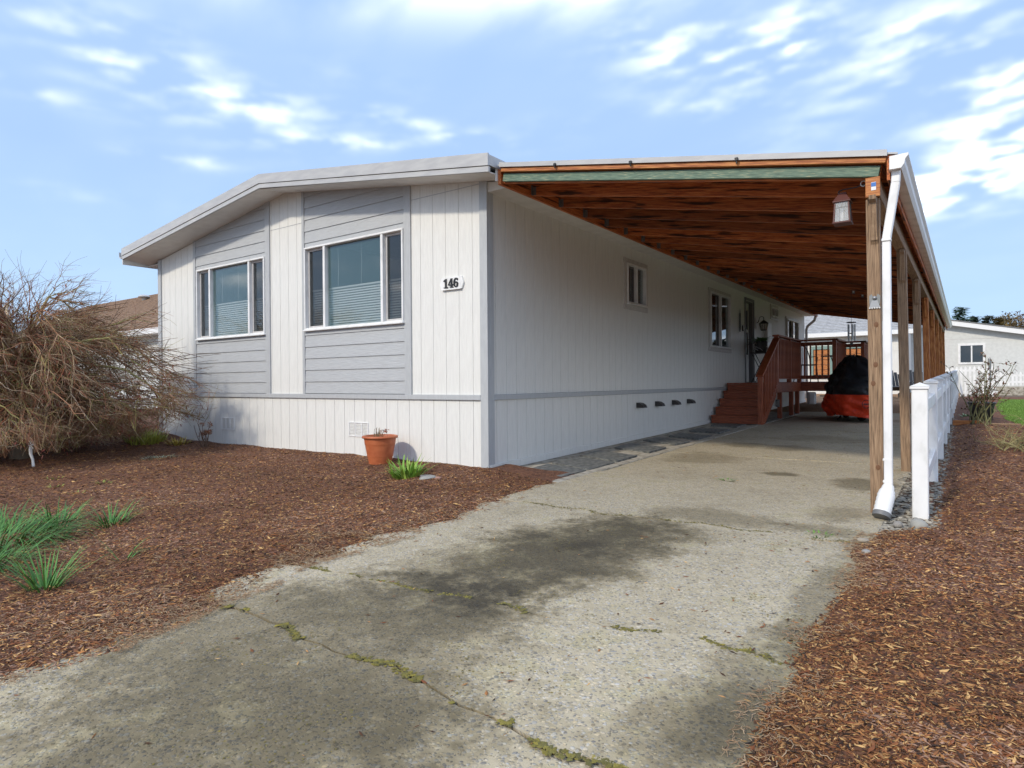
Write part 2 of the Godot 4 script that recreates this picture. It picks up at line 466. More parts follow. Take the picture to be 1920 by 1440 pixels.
func _ready() -> void:
	rng.seed = 20250
	wob.seed = 77; wob.frequency = 1.0; wob.fractal_octaves = 3
	var cam := Camera3D.new()
	cam.name = "camera"
	cam.position = Vector3(4.417, 1.008, 5.708)
	cam.rotation_degrees = Vector3(-0.142, 35.545, -0.446)
	cam.fov = 62.2615
	cam.near = 0.05
	cam.far = 600.0
	add_child(cam)
	cam.current = true
	var env := Environment.new()
	env.background_mode = Environment.BG_SKY
	env.sky = make_sky()
	env.tonemap_mode = Environment.TONE_MAPPER_LINEAR
	env.tonemap_exposure = EXPO
	env.ambient_light_source = Environment.AMBIENT_SOURCE_SKY
	env.sdfgi_enabled = true; env.ssao_enabled = true; env.ssil_enabled = true
	var we := WorldEnvironment.new()
	we.name = "world_environment"
	we.environment = env
	add_child(we)
	var sun := DirectionalLight3D.new()
	sun.name = "sun"
	sun.light_energy = 0.29
	sun.light_color = Color(1.0, 0.955, 0.88)
	sun.light_angular_distance = 4.0
	sun.shadow_enabled = true
	add_child(sun)
	sun.look_at_from_position(Vector3.ZERO, Vector3(0.16, -0.73, -1.0), Vector3.UP)

	make_materials()
	build_ground()
	build_driveway()
	build_house()
	build_carport()
	build_deck()
	build_fences()
	build_neighbours()
	build_trees()
	build_maple()
	build_garden()
	build_objects()
	build_mulch()

# ------------------------------------------------------------------ ground
const EDGE := [[-30.0, 1.08], [0.0, 1.10], [0.28, 1.18], [1.24, 1.21], [2.4, 1.29], [3.3, 1.30], [3.9, 1.43], [4.5, 1.62], [5.0, 1.55], [9.0, 1.5]]

func bed_edge(z: float) -> float:
	var e := 1.5
	for k in EDGE.size() - 1:
		if z >= EDGE[k][0] and z <= EDGE[k + 1][0]:
			e = lerpf(EDGE[k][1], EDGE[k + 1][1], (z - EDGE[k][0]) / (EDGE[k + 1][0] - EDGE[k][0]))
	return e + wob.get_noise_2d(z * 2.3, 4.0) * 0.07

func right_edge(z: float) -> float:
	if z < 0.75: return 4.2
	return 3.86 + wob.get_noise_2d(z * 1.9, 31.0) * 0.07

func lawn_edge(z: float) -> float:
	return 5.02 + 0.25 * clampf((z + 10.0) / 2.0, 0.0, 1.5) + 0.18 * clampf((-15.0 - z) / 3.0, 0.0, 1.0)

func in_left(x: float, z: float) -> bool:
	if x > bed_edge(z): return false
	if x > -HW - 0.02 and z < 0.02 + clampf((x + 0.0) / 1.1, 0.0, 1.0) * 0.28: return false
	return true

func in_right(x: float, z: float) -> bool:
	return x > right_edge(z) and not (z < -8.2 and z > -19.0 and x > lawn_edge(z))

func mulch_y(x: float, z: float) -> float:
	var y := ground_y(x, z) + 0.018 + 0.03 * wob.get_noise_2d(x * 0.8, z * 0.8) + 0.012 * wob.get_noise_2d(x * 4.0, z * 4.0)
	if x < 2.0:
		y += 0.035 * smoothstep(1.2, 0.0, z) * smoothstep(1.0, -0.6, x) + 0.10 * smoothstep(-6.2, -7.6, x)
		y = lerpf(ground_y(x, z) - 0.01, y, smoothstep(0.03, -0.35, x - bed_edge(z)))
	else:
		y += 0.02
		y = lerpf(ground_y(x, z) - 0.01, y, smoothstep(-0.03, 0.3, x - right_edge(z)))
	return y

func sheet(x0: float, x1: float, z0: float, z1: float, step: float, hf: Callable, keep: Callable) -> ArrayMesh:
	var g := Geo.new()
	var nx := int(ceil((x1 - x0) / step))
	var nz := int(ceil((z1 - z0) / step))
	var id := PackedInt32Array(); id.resize((nx + 1) * (nz + 1))
	for j in nz + 1:
		for i in nx + 1:
			var x := x0 + i * step
			var z := z0 + j * step
			var y: float = hf.call(x, z)
			var nn := Vector3(y - hf.call(x + 0.03, z), 0.03, y - hf.call(x, z + 0.03)).normalized()
			id[j * (nx + 1) + i] = g.vert(Vector3(x, y, z), nn)
	for j in nz:
		for i in nx:
			if not keep.call(x0 + (i + 0.5) * step, z0 + (j + 0.5) * step): continue
			var a := id[j * (nx + 1) + i]
			var b := id[j * (nx + 1) + i + 1]
			var c := id[(j + 1) * (nx + 1) + i]
			var d := id[(j + 1) * (nx + 1) + i + 1]
			g.ix.append_array(PackedInt32Array([a, b, c, b, d, c]))
	return g.mesh()

func build_ground() -> void:
	var g := Geo.new()
	var zs := [-400.0, -120.0, -60.0, -27.0, -20.0, -10.0, 0.0, 12.0, 40.0, 300.0]
	for k in zs.size() - 1:
		var za: float = zs[k]
		var zb: float = zs[k + 1]
		g.quad(Vector3(-300, ground_y(0, za) - 0.1, za), Vector3(300, ground_y(0, za) - 0.1, za), Vector3(300, ground_y(0, zb) - 0.1, zb), Vector3(-300, ground_y(0, zb) - 0.1, zb), Vector3.UP)
	structure("ground", g.mesh(), M.soil, "bare brown soil under and around the lot")
	structure("mulch_bed", sheet(-18, 1.8, -0.3, 7.5, 0.09, mulch_y, func(x, z): return x < bed_edge(z) + 0.06), M.mulch, "dark red-brown bark mulch bed in front of the home")
	structure("mulch_bed", sheet(-18, -HW + 0.06, -18, -0.3, 0.25, mulch_y, func(_x, _z): return true), M.mulch, "bark mulch strip along the far side of the home")
	structure("mulch_bed", sheet(3.7, 9.5, -21.5, 7.5, 0.1, mulch_y, func(x, z): return x > right_edge(z) - 0.06 and not (z < -8.4 and z > -18.8 and x > lawn_edge(z) + 0.08)), M.mulch, "bark mulch bed outside the white rail fence")
	structure("lawn", sheet(4.9, 16, -19.0, -8.0, 0.25, func(x, z): return ground_y(x, z) + 0.03, func(x, z): return x > lawn_edge(z)), M.lawn, "bright green lawn beyond the mulch bed")
	structure("leaf_litter", sheet(-2.0, 4.15, -27.0, -11.9, 0.25, func(x, z): return ground_y(x, z) - 0.01 + 0.02 * wob.get_noise_2d(x * 2, z * 2), func(_x, _z): return true), M.leafy, "tan leaf litter and bark beyond the paving")
	structure("gravel_strip", sheet(3.86, 4.3, -11.9, 0.95, 0.1, func(x, z): return ground_y(x, z) - 0.012 + 0.008 * wob.get_noise_2d(x * 5, z * 5), func(_x, _z): return true), M.soil, "strip of dirt and river pebbles under the posts")

# ------------------------------------------------------------------ driveway and stepping stones
func aggregate() -> Array:
	var s := 1024
	var by := noise_bytes(s, [61, 0.01, 6, 1.0])
	var fn := noise_bytes(s, [62, 0.2, 2, 1.0])
	var rgb := PackedByteArray(); rgb.resize(s * s * 3)
	var hgt := PackedByteArray(); hgt.resize(s * s * 3)
	var lut := PackedByteArray(); lut.resize(512 * 3)
	for i in 512:
		var q := Color(0.35, 0.305, 0.22).lerp(Color(0.57, 0.515, 0.40), i / 511.0).linear_to_srgb()
		lut[i * 3] = int(q.r * 255); lut[i * 3 + 1] = int(q.g * 255); lut[i * 3 + 2] = int(q.b * 255)
	for i in s * s:
		var q := clampi(int(by[i] * 0.8 + fn[i] * 1.2), 0, 511) * 3
		rgb[i * 3] = lut[q]; rgb[i * 3 + 1] = lut[q + 1]; rgb[i * 3 + 2] = lut[q + 2]
		var hh := 70 + fn[i] / 8
		hgt[i * 3] = hh; hgt[i * 3 + 1] = hh; hgt[i * 3 + 2] = hh
	var r2 := RandomNumberGenerator.new()
	r2.seed = 4
	for k in 11500:
		var cx := r2.randi_range(0, s - 1)
		var cy := r2.randi_range(0, s - 1)
		var a := r2.randf_range(1.6, 5.5) if k % 4 else r2.randf_range(4.0, 8.0)
		var b := a * r2.randf_range(0.55, 0.95)
		var t := r2.randf_range(0, PI)
		var v := r2.randf_range(0.22, 0.56)
		var w := r2.randf_range(0.0, 0.17)
		var q := Color(v * (1.0 + w), v, v * (1.0 - w * 1.8)).linear_to_srgb()
		var e := int(ceil(a))
		for dy in range(-e, e + 1):
			for dx in range(-e, e + 1):
				var u := (dx * cos(t) + dy * sin(t)) / a
				var p := (-dx * sin(t) + dy * cos(t)) / b
				var d := u * u + p * p
				if d > 1.0: continue
				var i: int = (posmod(cy + dy, s) * s + posmod(cx + dx, s)) * 3
				rgb[i] = int(q.r * 255); rgb[i + 1] = int(q.g * 255); rgb[i + 2] = int(q.b * 255)
				var hh := int(110 + 140 * sqrt(1.0 - d))
				hgt[i] = hh; hgt[i + 1] = hh; hgt[i + 2] = hh
	var out := []
	for d in [rgb, hgt]:
		var img := Image.create_from_data(s, s, false, Image.FORMAT_RGB8, d)
		img.generate_mipmaps()
		out.append(ImageTexture.create_from_image(img))
	return out

func stain_map() -> ImageTexture:
	var w := 288
	var h := 1920
	var n := FastNoiseLite.new(); n.seed = 8; n.frequency = 1.0; n.fractal_octaves = 5
	# x, z, half width, half length, strength: oil, damp and moss film on the concrete
	var spots := [[2.38, 2.25, 0.52, 0.95, 0.62], [2.2, 2.75, 0.5, 0.75, 0.45], [2.55, 1.75, 0.45, 0.5, 0.45], [2.3, 4.15, 0.85, 0.95, 0.46], [2.6, 4.9, 0.75, 0.9, 0.38], [2.2, 3.5, 0.6, 0.4, 0.35],
		[3.84, 3.4, 0.22, 0.6, 0.5], [3.86, 2.4, 0.14, 0.8, 0.4], [3.74, 3.8, 0.26, 0.35, 0.4], [2.83, -1.37, 0.17, 0.13, 0.6], [1.8, -3.83, 0.3, 0.3, 0.35], [2.4, -3.7, 0.35, 0.3, 0.3], [3.62, -1.1, 0.25, 0.35, 0.5], [3.6, 0.4, 0.2, 0.3, 0.35],
		[1.7, -2.2, 0.5, 0.5, 0.25], [2.6, -5.2, 0.7, 0.5, 0.25], [2.4, -9.4, 0.9, 0.5, 0.5], [2.9, 0.95, 0.6, 0.22, 0.35], [3.6, 0.95, 0.3, 0.15, 0.35]]
	var img := Image.create(w, h, false, Image.FORMAT_RGB8)
	for j in h:
		var z := -12.5 + 20.0 * (j + 0.5) / h
		for i in w:
			var x := 1.0 + 3.0 * (i + 0.5) / w
			var n1 := n.get_noise_2d(x * 0.9, z * 0.9)
			var n2 := n.get_noise_2d(x * 4.0 + 9.0, z * 4.0)
			var n3 := n.get_noise_2d(x * 17.0, z * 17.0 + 5.0)
			var f := 0.95 + 0.16 * n1 + 0.10 * n2 + 0.08 * n3
			for q in spots:
				var dx: float = (x - q[0]) / q[2]
				var dz: float = (z - q[1]) / q[3]
				var d := dx * dx + dz * dz
				if d > 4.0: continue
				f *= 1.0 - q[4] * smoothstep(1.7, 0.3, d + n2 * 0.55 + n1 * 0.6 + n3 * 0.35)
			f = clampf(f, 0.12, 1.0)
			var moss := clampf(n2 * 1.2 + n1 * 0.6 - 0.32, 0.0, 0.3)
			var c := Color(f, f * (0.96 - 0.08 * (1.0 - f)), f * (0.87 - 0.30 * (1.0 - f))).lerp(Color(f * 0.75, f * 0.72, f * 0.42), moss)
			img.set_pixel(i, j, c.linear_to_srgb())
	return ImageTexture.create_from_image(img)

const JOINTS := [7.5, 4.04, 3.28, 1.22, -0.65, -2.6, -4.6, -6.6, -8.6, -10.4, -12.0]

func joint_z(k: int, x: float) -> float:
	var z: float = JOINTS[k]
	if k == 0 or k == JOINTS.size() - 1: return z
	var slant := 0.0
	if k == 2: slant = -0.10
	if k == 1: slant = 0.06
	return z + slant * (x - 2.5) + wob.get_noise_2d(x * 1.7, k * 9.0) * (0.09 if k < 4 else 0.02) + wob.get_noise_2d(x * 9.0, k * 5.0) * (0.018 if k < 4 else 0.004)

func build_driveway() -> void:
	var agg := aggregate()
	var m := StandardMaterial3D.new()
	m.albedo_texture = agg[0]
	m.roughness = 0.88
	m.heightmap_enabled = true; m.heightmap_texture = agg[1]; m.heightmap_scale = 0.35
	m.detail_enabled = true
	m.detail_blend_mode = BaseMaterial3D.BLEND_MODE_MUL
	m.detail_uv_layer = BaseMaterial3D.DETAIL_UV_2
	m.detail_albedo = stain_map()
	var root := Node3D.new()
	root.name = "driveway"
	root.set_meta("kind", "structure")
	root.set_meta("label", "stained exposed-aggregate concrete driveway with mossy cracks")
	add_child(root)
	for k in JOINTS.size() - 1:
		var g := Geo.new()
		var x0 := 1.09 if k >= 4 else 0.95
		var x1 := 3.93
		var nx := 30
		var nz := 16
		for j in nz + 1:
			for i in nx + 1:
				var x := lerpf(x0, x1, float(i) / nx)
				var za := joint_z(k, x) - 0.006
				var zb := joint_z(k + 1, x) + 0.006
				var z := lerpf(zb, za, float(j) / nz)
				var y := ground_y(x, z) + 0.008 * wob.get_noise_2d(x * 0.7 + k * 3.0, z * 0.7) + (0.004 if k % 2 else 0.0)
				if i == 0 or i == nx or j == 0 or j == nz: y -= 0.004
				g.vert(Vector3(x, y, z), Vector3.UP)
				g.uv.append(Vector2(x, z) / 1.25)
				g.uv2.append(Vector2((x - 1.0) / 3.0, (z + 12.5) / 20.0))
		var row := nx + 1
		for j in nz:
			for i in nx:
				var a := j * row + i
				g.ix.append_array(PackedInt32Array([a, a + 1, a + row, a + 1, a + row + 1, a + row]))
		# the slab's edges
		var loop := []
		for i in nx + 1: loop.append(i)
		for j in range(1, nz + 1): loop.append(j * row + nx)
		for i in range(nx - 1, -1, -1): loop.append(nz * row + i)
		for j in range(nz - 1, 0, -1): loop.append(j * row)
		var mid := Vector3((x0 + x1) / 2, 0, (JOINTS[k] + JOINTS[k + 1]) / 2)
		for q in loop.size():
			var a: int = loop[q]
			var b: int = loop[(q + 1) % loop.size()]
			var pa := g.v[a]; var pb := g.v[b]
			var nn := (pb - pa).cross(Vector3.UP).normalized()
			if nn.dot(pa - mid) < 0: nn = -nn
			var k0 := g.v.size()
			for p in [pa, pb, pb + Vector3.DOWN * 0.09, pa + Vector3.DOWN * 0.09]:
				g.vert(p, nn); g.uv.append(Vector2(p.x + p.y, p.z) / 1.25); g.uv2.append(Vector2((p.x - 1.0) / 3.0, (p.z + 12.5) / 20.0))
			if (g.v[k0 + 2] - g.v[k0]).cross(g.v[k0 + 1] - g.v[k0]).dot(nn) > 0: g.ix.append_array(PackedInt32Array([k0, k0 + 1, k0 + 2, k0, k0 + 2, k0 + 3]))
			else: g.ix.append_array(PackedInt32Array([k0, k0 + 2, k0 + 1, k0, k0 + 3, k0 + 2]))
		part(root, "concrete_slab", g.mesh(), m)
	# stepping-stone strip against the wall
	var walk := Node3D.new()
	walk.name = "side_path"
	walk.set_meta("kind", "structure")
	walk.set_meta("label", "cement strip with slate stepping stones along the side wall")
	add_child(walk)
	part(walk, "cement_bed", sheet(0.0, 1.08, -12.0, 0.3, 0.06, func(x, z): return ground_y(x, z) - 0.012 + 0.008 * wob.get_noise_2d(x * 3, z * 3), func(x, z): return z < 0.02 + x * 0.26), M.cement)
	var b := Geo.new()
	for k in 40:
		var za := 0.26 - k * 0.3
		b.bar(Vector3(1.03, ground_y(0, za) - 0.03, za), Vector3(1.03, ground_y(0, za - 0.3) - 0.03, za - 0.298), 0.12, 0.075, 0.004)
	part(walk, "cement_edging", b.mesh(), M.cement)
	var stones := [[[0.36, -0.17], [0.3, -0.78], [0.95, -0.58], [0.95, -0.04]], [[0.28, -0.91], [0.27, -1.54], [0.95, -1.27], [0.95, -0.64]], [[0.26, -1.65], [0.23, -2.22], [0.94, -1.95], [0.94, -1.37]], [[0.24, -2.68], [0.23, -3.29], [0.91, -3.0], [0.9, -2.4]],
		[[0.19, -3.81], [0.25, -4.3], [0.93, -3.9], [0.88, -3.44]], [[0.32, -4.54], [0.3, -5.12], [0.95, -4.9], [0.91, -4.36]], [[0.3, -5.59], [0.28, -6.15], [0.87, -6.11], [0.89, -5.48]], [[0.26, -6.95], [0.28, -7.43], [0.80, -7.42], [0.82, -6.75]]]
	for s in stones:
		var g := Geo.new()
		var poly := PackedVector2Array()
		for k in 4:
			var p0 := Vector2(s[k][0], -s[k][1]); var p1 := Vector2(s[(k + 1) % 4][0], -s[(k + 1) % 4][1])
			for e in 5:
				var q := p0.lerp(p1, e / 5.0)
				poly.append(q + Vector2(rf(-0.012, 0.012), rf(-0.012, 0.012)))
		var zc: float = (s[0][1] + s[2][1]) / 2
		g.prism(poly, Vector3(0, ground_y(0, zc) + 0.0, 0), Vector3.RIGHT, Vector3(0, 0.0165, -1), Vector3.UP, -0.03 + 0.0165 * zc, 0.012 + 0.0165 * zc + rf(-0.003, 0.006))
		part(walk, "slate_paver", g.mesh(), M.slate)

# ------------------------------------------------------------------ the home
func wall_top(x: float) -> float:
	return lerpf(3.83, 3.268, clampf((-3.77 - x) / 3.766, 0, 1)) if x < -3.77 else lerpf(3.83, 3.29, clampf((x + 3.77) / 3.77, 0, 1))

func roof_top(x: float) -> float:
	return 3.966 - 0.119 * (-3.70 - x) if x < -3.70 else 3.966 - 0.142 * (x + 3.70)

# vertical siding between a0 and a1 along ex from (o); each strip between two grooves is a plank; holes are [a0, a1, y0, y1]
func planks(parent: Node, o: Vector3, ex: Vector3, ez: Vector3, a0: float, a1: float, outline: PackedVector2Array, grooves: Array, holes: Array, proud := 0.0) -> void:
	var cuts := [a0, a1]
	for g in grooves:
		if g > a0 + 0.01 and g < a1 - 0.01: cuts.append(g)
	for h in holes:
		for e in [h[0], h[1]]:
			if e > a0 + 0.001 and e < a1 - 0.001: cuts.append(e)
	cuts.sort()
	for k in cuts.size() - 1:
		var p: float = cuts[k]
		var q: float = cuts[k + 1]
		if q - p < 0.006: continue
		var spans := [[-2.0, 6.0]]
		for h in holes:
			if (p + q) / 2 > h[0] and (p + q) / 2 < h[1]:
				spans = [[-2.0, h[2]], [h[3], 6.0]]
		for s in spans:
			var ml := 0.0032 if grooves.has(p) else 0.0
			var mr := 0.0032 if grooves.has(q) else 0.0
			var g := Geo.new()
			for piece in Geometry2D.intersect_polygons(rect(p + ml, q - mr, s[0], s[1]), outline):
				g.prism(piece, o, ex, Vector3.UP, ez, -0.0052, proud)
			for piece in Geometry2D.intersect_polygons(rect(p, q, s[0], s[1]), outline):
				g.prism(piece, o, ex, Vector3.UP, ez, -0.03, -0.0054)
			if g.v.size() > 0: part(parent, "siding_plank", g.mesh(), M.siding)

# a window in the plane (o, ex, up) facing ez; muls are the positions of mullions; kinds of the lights: "fixed" or "slider"
func window(parent: Node, a0: float, a1: float, y0: float, y1: float, o: Vector3, ex: Vector3, ez: Vector3, muls: Array, kinds: Array, blind_top := 0.0, fw := 0.028) -> Node3D:
	var t := Transform3D(Basis(ex, Vector3.UP, ez), o)
	var f := Geo.new()
	for b in [[a0, a1, y0, y0 + fw], [a0, a1, y1 - fw, y1], [a0, a0 + fw, y0 + fw, y1 - fw], [a1 - fw, a1, y0 + fw, y1 - fw]]:
		f.box(t * Transform3D(Basis(), Vector3((b[0] + b[1]) / 2, (b[2] + b[3]) / 2, -0.015)), Vector3(b[1] - b[0], b[3] - b[2], 0.09), 0.005)
	# a small sill lip
	f.box(t * Transform3D(Basis(), Vector3((a0 + a1) / 2, y0 - 0.006, 0.02)), Vector3(a1 - a0 + 0.02, 0.022, 0.06), 0.004)
	var w := part(parent, "window", f.mesh(), M.vinyl)
	for mu in muls:
		var g := Geo.new()
		g.box(t * Transform3D(Basis(), Vector3(mu, (y0 + y1) / 2, -0.012)), Vector3(0.045 if blind_top > 0.0 else 0.035, y1 - y0 - 2 * fw, 0.075), 0.005)
		part(w, "mullion", g.mesh(), M.vinyl)
	var ed := [a0 + fw - 0.0225]
	ed.append_array(muls)
	ed.append(a1 - fw + 0.0225)
	for k in kinds.size():
		var p: float = ed[k] + 0.0225
		var q: float = ed[k + 1] - 0.0225
		var g := Geo.new()
		var dz := -0.03 if kinds[k] == "fixed" else -0.042
		if kinds[k] != "fixed":
			var s := Geo.new()
			for b in [[p, q, y0 + fw, y0 + fw + 0.03], [p, q, y1 - fw - 0.03, y1 - fw], [p, p + 0.028, y0 + fw + 0.03, y1 - fw - 0.03], [q - 0.028, q, y0 + fw + 0.03, y1 - fw - 0.03]]:
				s.box(t * Transform3D(Basis(), Vector3((b[0] + b[1]) / 2, (b[2] + b[3]) / 2, dz)), Vector3(b[1] - b[0], b[3] - b[2], 0.03), 0.003)
			part(w, "sash", s.mesh(), M.window_trim if blind_top > 0.0 else M.dark_gray)
		g.box(t * Transform3D(Basis(), Vector3((p + q) / 2, (y0 + y1) / 2, dz)), Vector3(q - p - 0.004, y1 - y0 - 2 * fw - 0.004, 0.004))
		part(w, "pane", g.mesh(), M.glass if kinds[k] == "fixed" else M.screen_glass)
	if blind_top > 0.0:
		var b := Geo.new()
		var y := y0 + 0.02
		while y < blind_top:
			b.box(t * Transform3D(Basis(Vector3.RIGHT, deg_to_rad(-18)), Vector3((a0 + a1) / 2, y, -0.105)), Vector3(a1 - a0 - 0.08, 0.024, 0.002))
			y += 0.034
		b.box(t * Transform3D(Basis(), Vector3((a0 + a1) / 2, blind_top + 0.01, -0.105)), Vector3(a1 - a0 - 0.08, 0.025, 0.03), 0.003)
		part(w, "blind", b.mesh(), M.blind)
		for cx in [0.30, 0.54]:
			var cd := Geo.new()
			var xx := lerpf(a0, a1, cx)
			cd.tube([t * Vector3(xx, blind_top + 0.02, -0.10), t * Vector3(xx + 0.01, (blind_top + y1) / 2, -0.10), t * Vector3(xx, y1 - 0.04, -0.10)], [0.003, 0.003, 0.003], 4)
			part(w, "blind_cord", cd.mesh(), M.blind)
	return w

func build_house() -> void:
	var h := thing("manufactured_home", "white single-storey manufactured home with grey trim and low gable roof", "house")
	var Z := Vector3(0, 0, 1)
	var X := Vector3(1, 0, 0)
	var gr := []
	for k in range(0, 40): gr.append(-0.209 - PLANK * k)
	var outline := PackedVector2Array([Vector2(-HW, -0.3), Vector2(0, -0.3), Vector2(0, 3.29), Vector2(-3.77, 3.83), Vector2(-HW, 3.268)])
	var up := PackedVector2Array([Vector2(-HW, BELT), Vector2(0, BELT), Vector2(0, 3.29), Vector2(-3.77, 3.83), Vector2(-HW, 3.268)])
	var low := PackedVector2Array([Vector2(-HW, -0.3), Vector2(0, -0.3), Vector2(0, BELT - 0.06), Vector2(-HW, BELT - 0.06)])
	for b in [[-HW + 0.085, -6.33], [-4.13, -3.34], [-1.18, -0.085]]:
		planks(h, Vector3.ZERO, X, Z, b[0], b[1], up, gr, [])
	planks(h, Vector3.ZERO, X, Z, -HW + 0.085, -0.085, low, gr, [], 0.004)
	# lap boards round the two front windows
	for bay in [[-6.26, -4.241, -6.205, -4.23], [-3.29, -1.294, -3.273, -1.28]]:
		var k := 0
		while true:
			var ya := 0.875 + 0.165 * k
			if ya > 3.8: break
			k += 1
			var pieces := Geometry2D.intersect_polygons(rect(bay[0], bay[1], ya, ya + 0.165), up)
			for pc in pieces:
				var left: Array = [pc]
				var hole := rect(bay[2] + 0.01, bay[3] - 0.01, 1.783, 2.941)
				left = Geometry2D.clip_polygons(pc, hole)
				for q in left:
					var g := Geo.new()
					g.prism(q, Vector3.ZERO, X, Vector3.UP, Z, -0.03, 0.016, -0.075, ya)
					part(h, "lap_board", g.mesh(), M.lap)
	# trims
	for t in [[-6.33, -6.26], [-4.241, -4.13], [-3.34, -3.29], [-1.294, -1.18]]:
		var g := Geo.new()
		for pc in Geometry2D.intersect_polygons(rect(t[0], t[1], BELT, 4.0), up): g.prism(pc, Vector3.ZERO, X, Vector3.UP, Z, -0.03, 0.022)
		part(h, "trim_board", g.mesh(), M.trim)
	for c in [[-HW - 0.02, -HW + 0.085], [-0.085, 0.022]]:
		var g := Geo.new()
		g.prism(PackedVector2Array([Vector2(c[0], -0.2), Vector2(c[1], -0.2), Vector2(c[1], wall_top(c[1]) - 0.003), Vector2(c[0], wall_top(c[0]) - 0.003)]), Vector3.ZERO, X, Vector3.UP, Z, -0.03, 0.024)
		part(h, "corner_trim", g.mesh(), M.trim)
	var g0 := Geo.new()
	g0.abox(0.0, 0.024, -0.02, 3.17, -0.095, -0.0305)
	part(h, "corner_trim", g0.mesh(), M.trim)
	g0 = Geo.new(); g0.abox(-HW + 0.086, -0.086, BELT - 0.062, BELT - 0.001, -0.01, 0.03, 0.004)
	part(h, "belt_trim", g0.mesh(), M.trim)
	g0 = Geo.new(); g0.abox(0.0, 0.03, BELT - 0.062, BELT - 0.001, -HL, -0.096, 0.004)
	part(h, "belt_trim", g0.mesh(), M.trim)
	# the joint in the sheets high on the front wall
	for s in [[-1.17, -0.10, 3.2745], [-4.12, -3.35, 3.325]]:
		g0 = Geo.new(); g0.abox(s[0], s[1], s[2], s[2] + 0.007, -0.004, 0.0035)
		part(h, "flashing", g0.mesh(), M.trim)
	# windows of the front wall
	window(h, -3.273, -1.295, 1.773, 2.951, Vector3(0, 0, 0.012), X, Z, [-2.835, -1.68], ["slider", "fixed", "slider"], 2.33)
	window(h, -6.205, -4.242, 1.773, 2.951, Vector3(0, 0, 0.012), X, Z, [-5.795, -4.66], ["slider", "fixed", "slider"], 2.33)
	# side wall: along = -z
	var E := Vector3(0, 0, -1)
	var N := Vector3(1, 0, 0)
	var gs := []
	for k in range(0, 90): gs.append(0.2046 * k + 0.16)
	var holes := [[3.624, 4.349, 2.263, 2.908], [7.691, 9.072, 1.737, 2.914], [10.36, 11.06, 0.6, 2.99], [12.9, 13.6, 2.80, 3.06], [14.75, 16.3, 1.95, 2.87]]
	var sup := rect(0.096, HL, BELT, 3.19)
	var slo := PackedVector2Array([Vector2(0.096, -0.3), Vector2(HL, -0.05), Vector2(HL, BELT - 0.062), Vector2(0.096, BELT - 0.062)])
	planks(h, Vector3.ZERO, E, N, 0.096, HL, sup, gs, holes)
	planks(h, Vector3.ZERO, E, N, 0.096, HL, slo, gs, [[10.36, 11.06, 0.6, 2.99]], 0.004)
	var wb := Geo.new()
	for k in 29:
		var za := -0.0 - k * 0.6
		wb.bar(Vector3(0.012, ground_y(0, za) + 0.03, za), Vector3(0.012, ground_y(0, za - 0.6) + 0.03, za - 0.597), 0.03, 0.08, 0.003)
	part(h, "base_board", wb.mesh(), M.siding)
	for w in [[3.624, 4.349, 2.263, 2.908], [7.691, 9.072, 1.737, 2.914], [12.9, 13.6, 2.80, 3.06], [14.75, 16.3, 1.95, 2.87]]:
		var mid: float = (w[0] + w[1]) / 2
		var wn := window(h, w[0], w[1], w[2], w[3], Vector3(0.014, 0, 0), E, N, [mid], ["slider", "fixed"])
		var tr := Geo.new()
		for b in [[w[0] - 0.09, w[1] + 0.09, w[3], w[3] + 0.075], [w[0] - 0.09, w[1] + 0.09, w[2] - 0.095, w[2] - 0.02], [w[0] - 0.075, w[0], w[2] - 0.02, w[3]], [w[1], w[1] + 0.075, w[2] - 0.02, w[3]]]:
			tr.abox(-0.005, 0.022, b[2], b[3], -b[1], -b[0], 0.003)
		part(wn, "casing", tr.mesh(), M.window_trim)
	# door
	var dg := Geo.new()
	for b in [[10.30, 10.36, 0.95, 3.0], [11.06, 11.12, 0.95, 3.0], [10.30, 11.12, 3.0, 3.06]]:
		dg.abox(-0.005, 0.026, b[2], b[3], -b[1], -b[0], 0.003)
	dg.abox(-0.16, -0.006, 0.96, 2.99, -10.375, -10.36); dg.abox(-0.16, -0.006, 0.96, 2.99, -11.06, -11.045); dg.abox(-0.16, -0.006, 2.975, 2.99, -11.045, -10.375)
	var fr := part(h, "door_frame", dg.mesh(), M.dark_gray)
	dg = Geo.new()
	dg.abox(-0.14, -0.10, 0.97, 2.97, -11.04, -10.38, 0.004)
	for b in [[2.30, 2.78], [1.66, 2.22]]:
		for e in [[10.47, 10.49], [10.93, 10.95]]: dg.abox(-0.10, -0.088, b[0], b[1], -e[1], -e[0], 0.002)
		for e in [b[0] - 0.02, b[1]]: dg.abox(-0.10, -0.088, e, e + 0.02, -10.95, -10.47, 0.002)
	dg.abox(-0.10, -0.09, 1.1, 1.5, -10.9, -10.52, 0.006)
	var dr := part(h, "door", dg.mesh(), M.white)
	for b in [[2.30, 2.78], [1.66, 2.22]]:
		dg = Geo.new(); dg.abox(-0.1, -0.094, b[0], b[1], -10.93, -10.49)
		part(dr, "door_pane", dg.mesh(), M.dark_glass)
	dg = Geo.new()
	dg.tube([Vector3(-0.1, 1.93, -10.97), Vector3(-0.04, 1.93, -10.97), Vector3(-0.04, 1.93, -10.86)], [0.012, 0.012, 0.009], 8, true)
	dg.lathe([Vector2(0.0, -0.02), Vector2(0.028, -0.02), Vector2(0.028, 0.0), Vector2(0.0, 0.002)], 12, Vector3(-0.085, 2.06, -10.97))
	part(dr, "handle", dg.mesh(), M.black_metal)
	var _fr := fr
	# shell: floor, inner walls, ceiling, far walls
	var sh := Geo.new()
	sh.abox(-HW + 0.03, -0.031, 0.72, 0.80, -HL + 0.03, -0.031)
	part(h, "floor", sh.mesh(), M.room)
	sh = Geo.new()
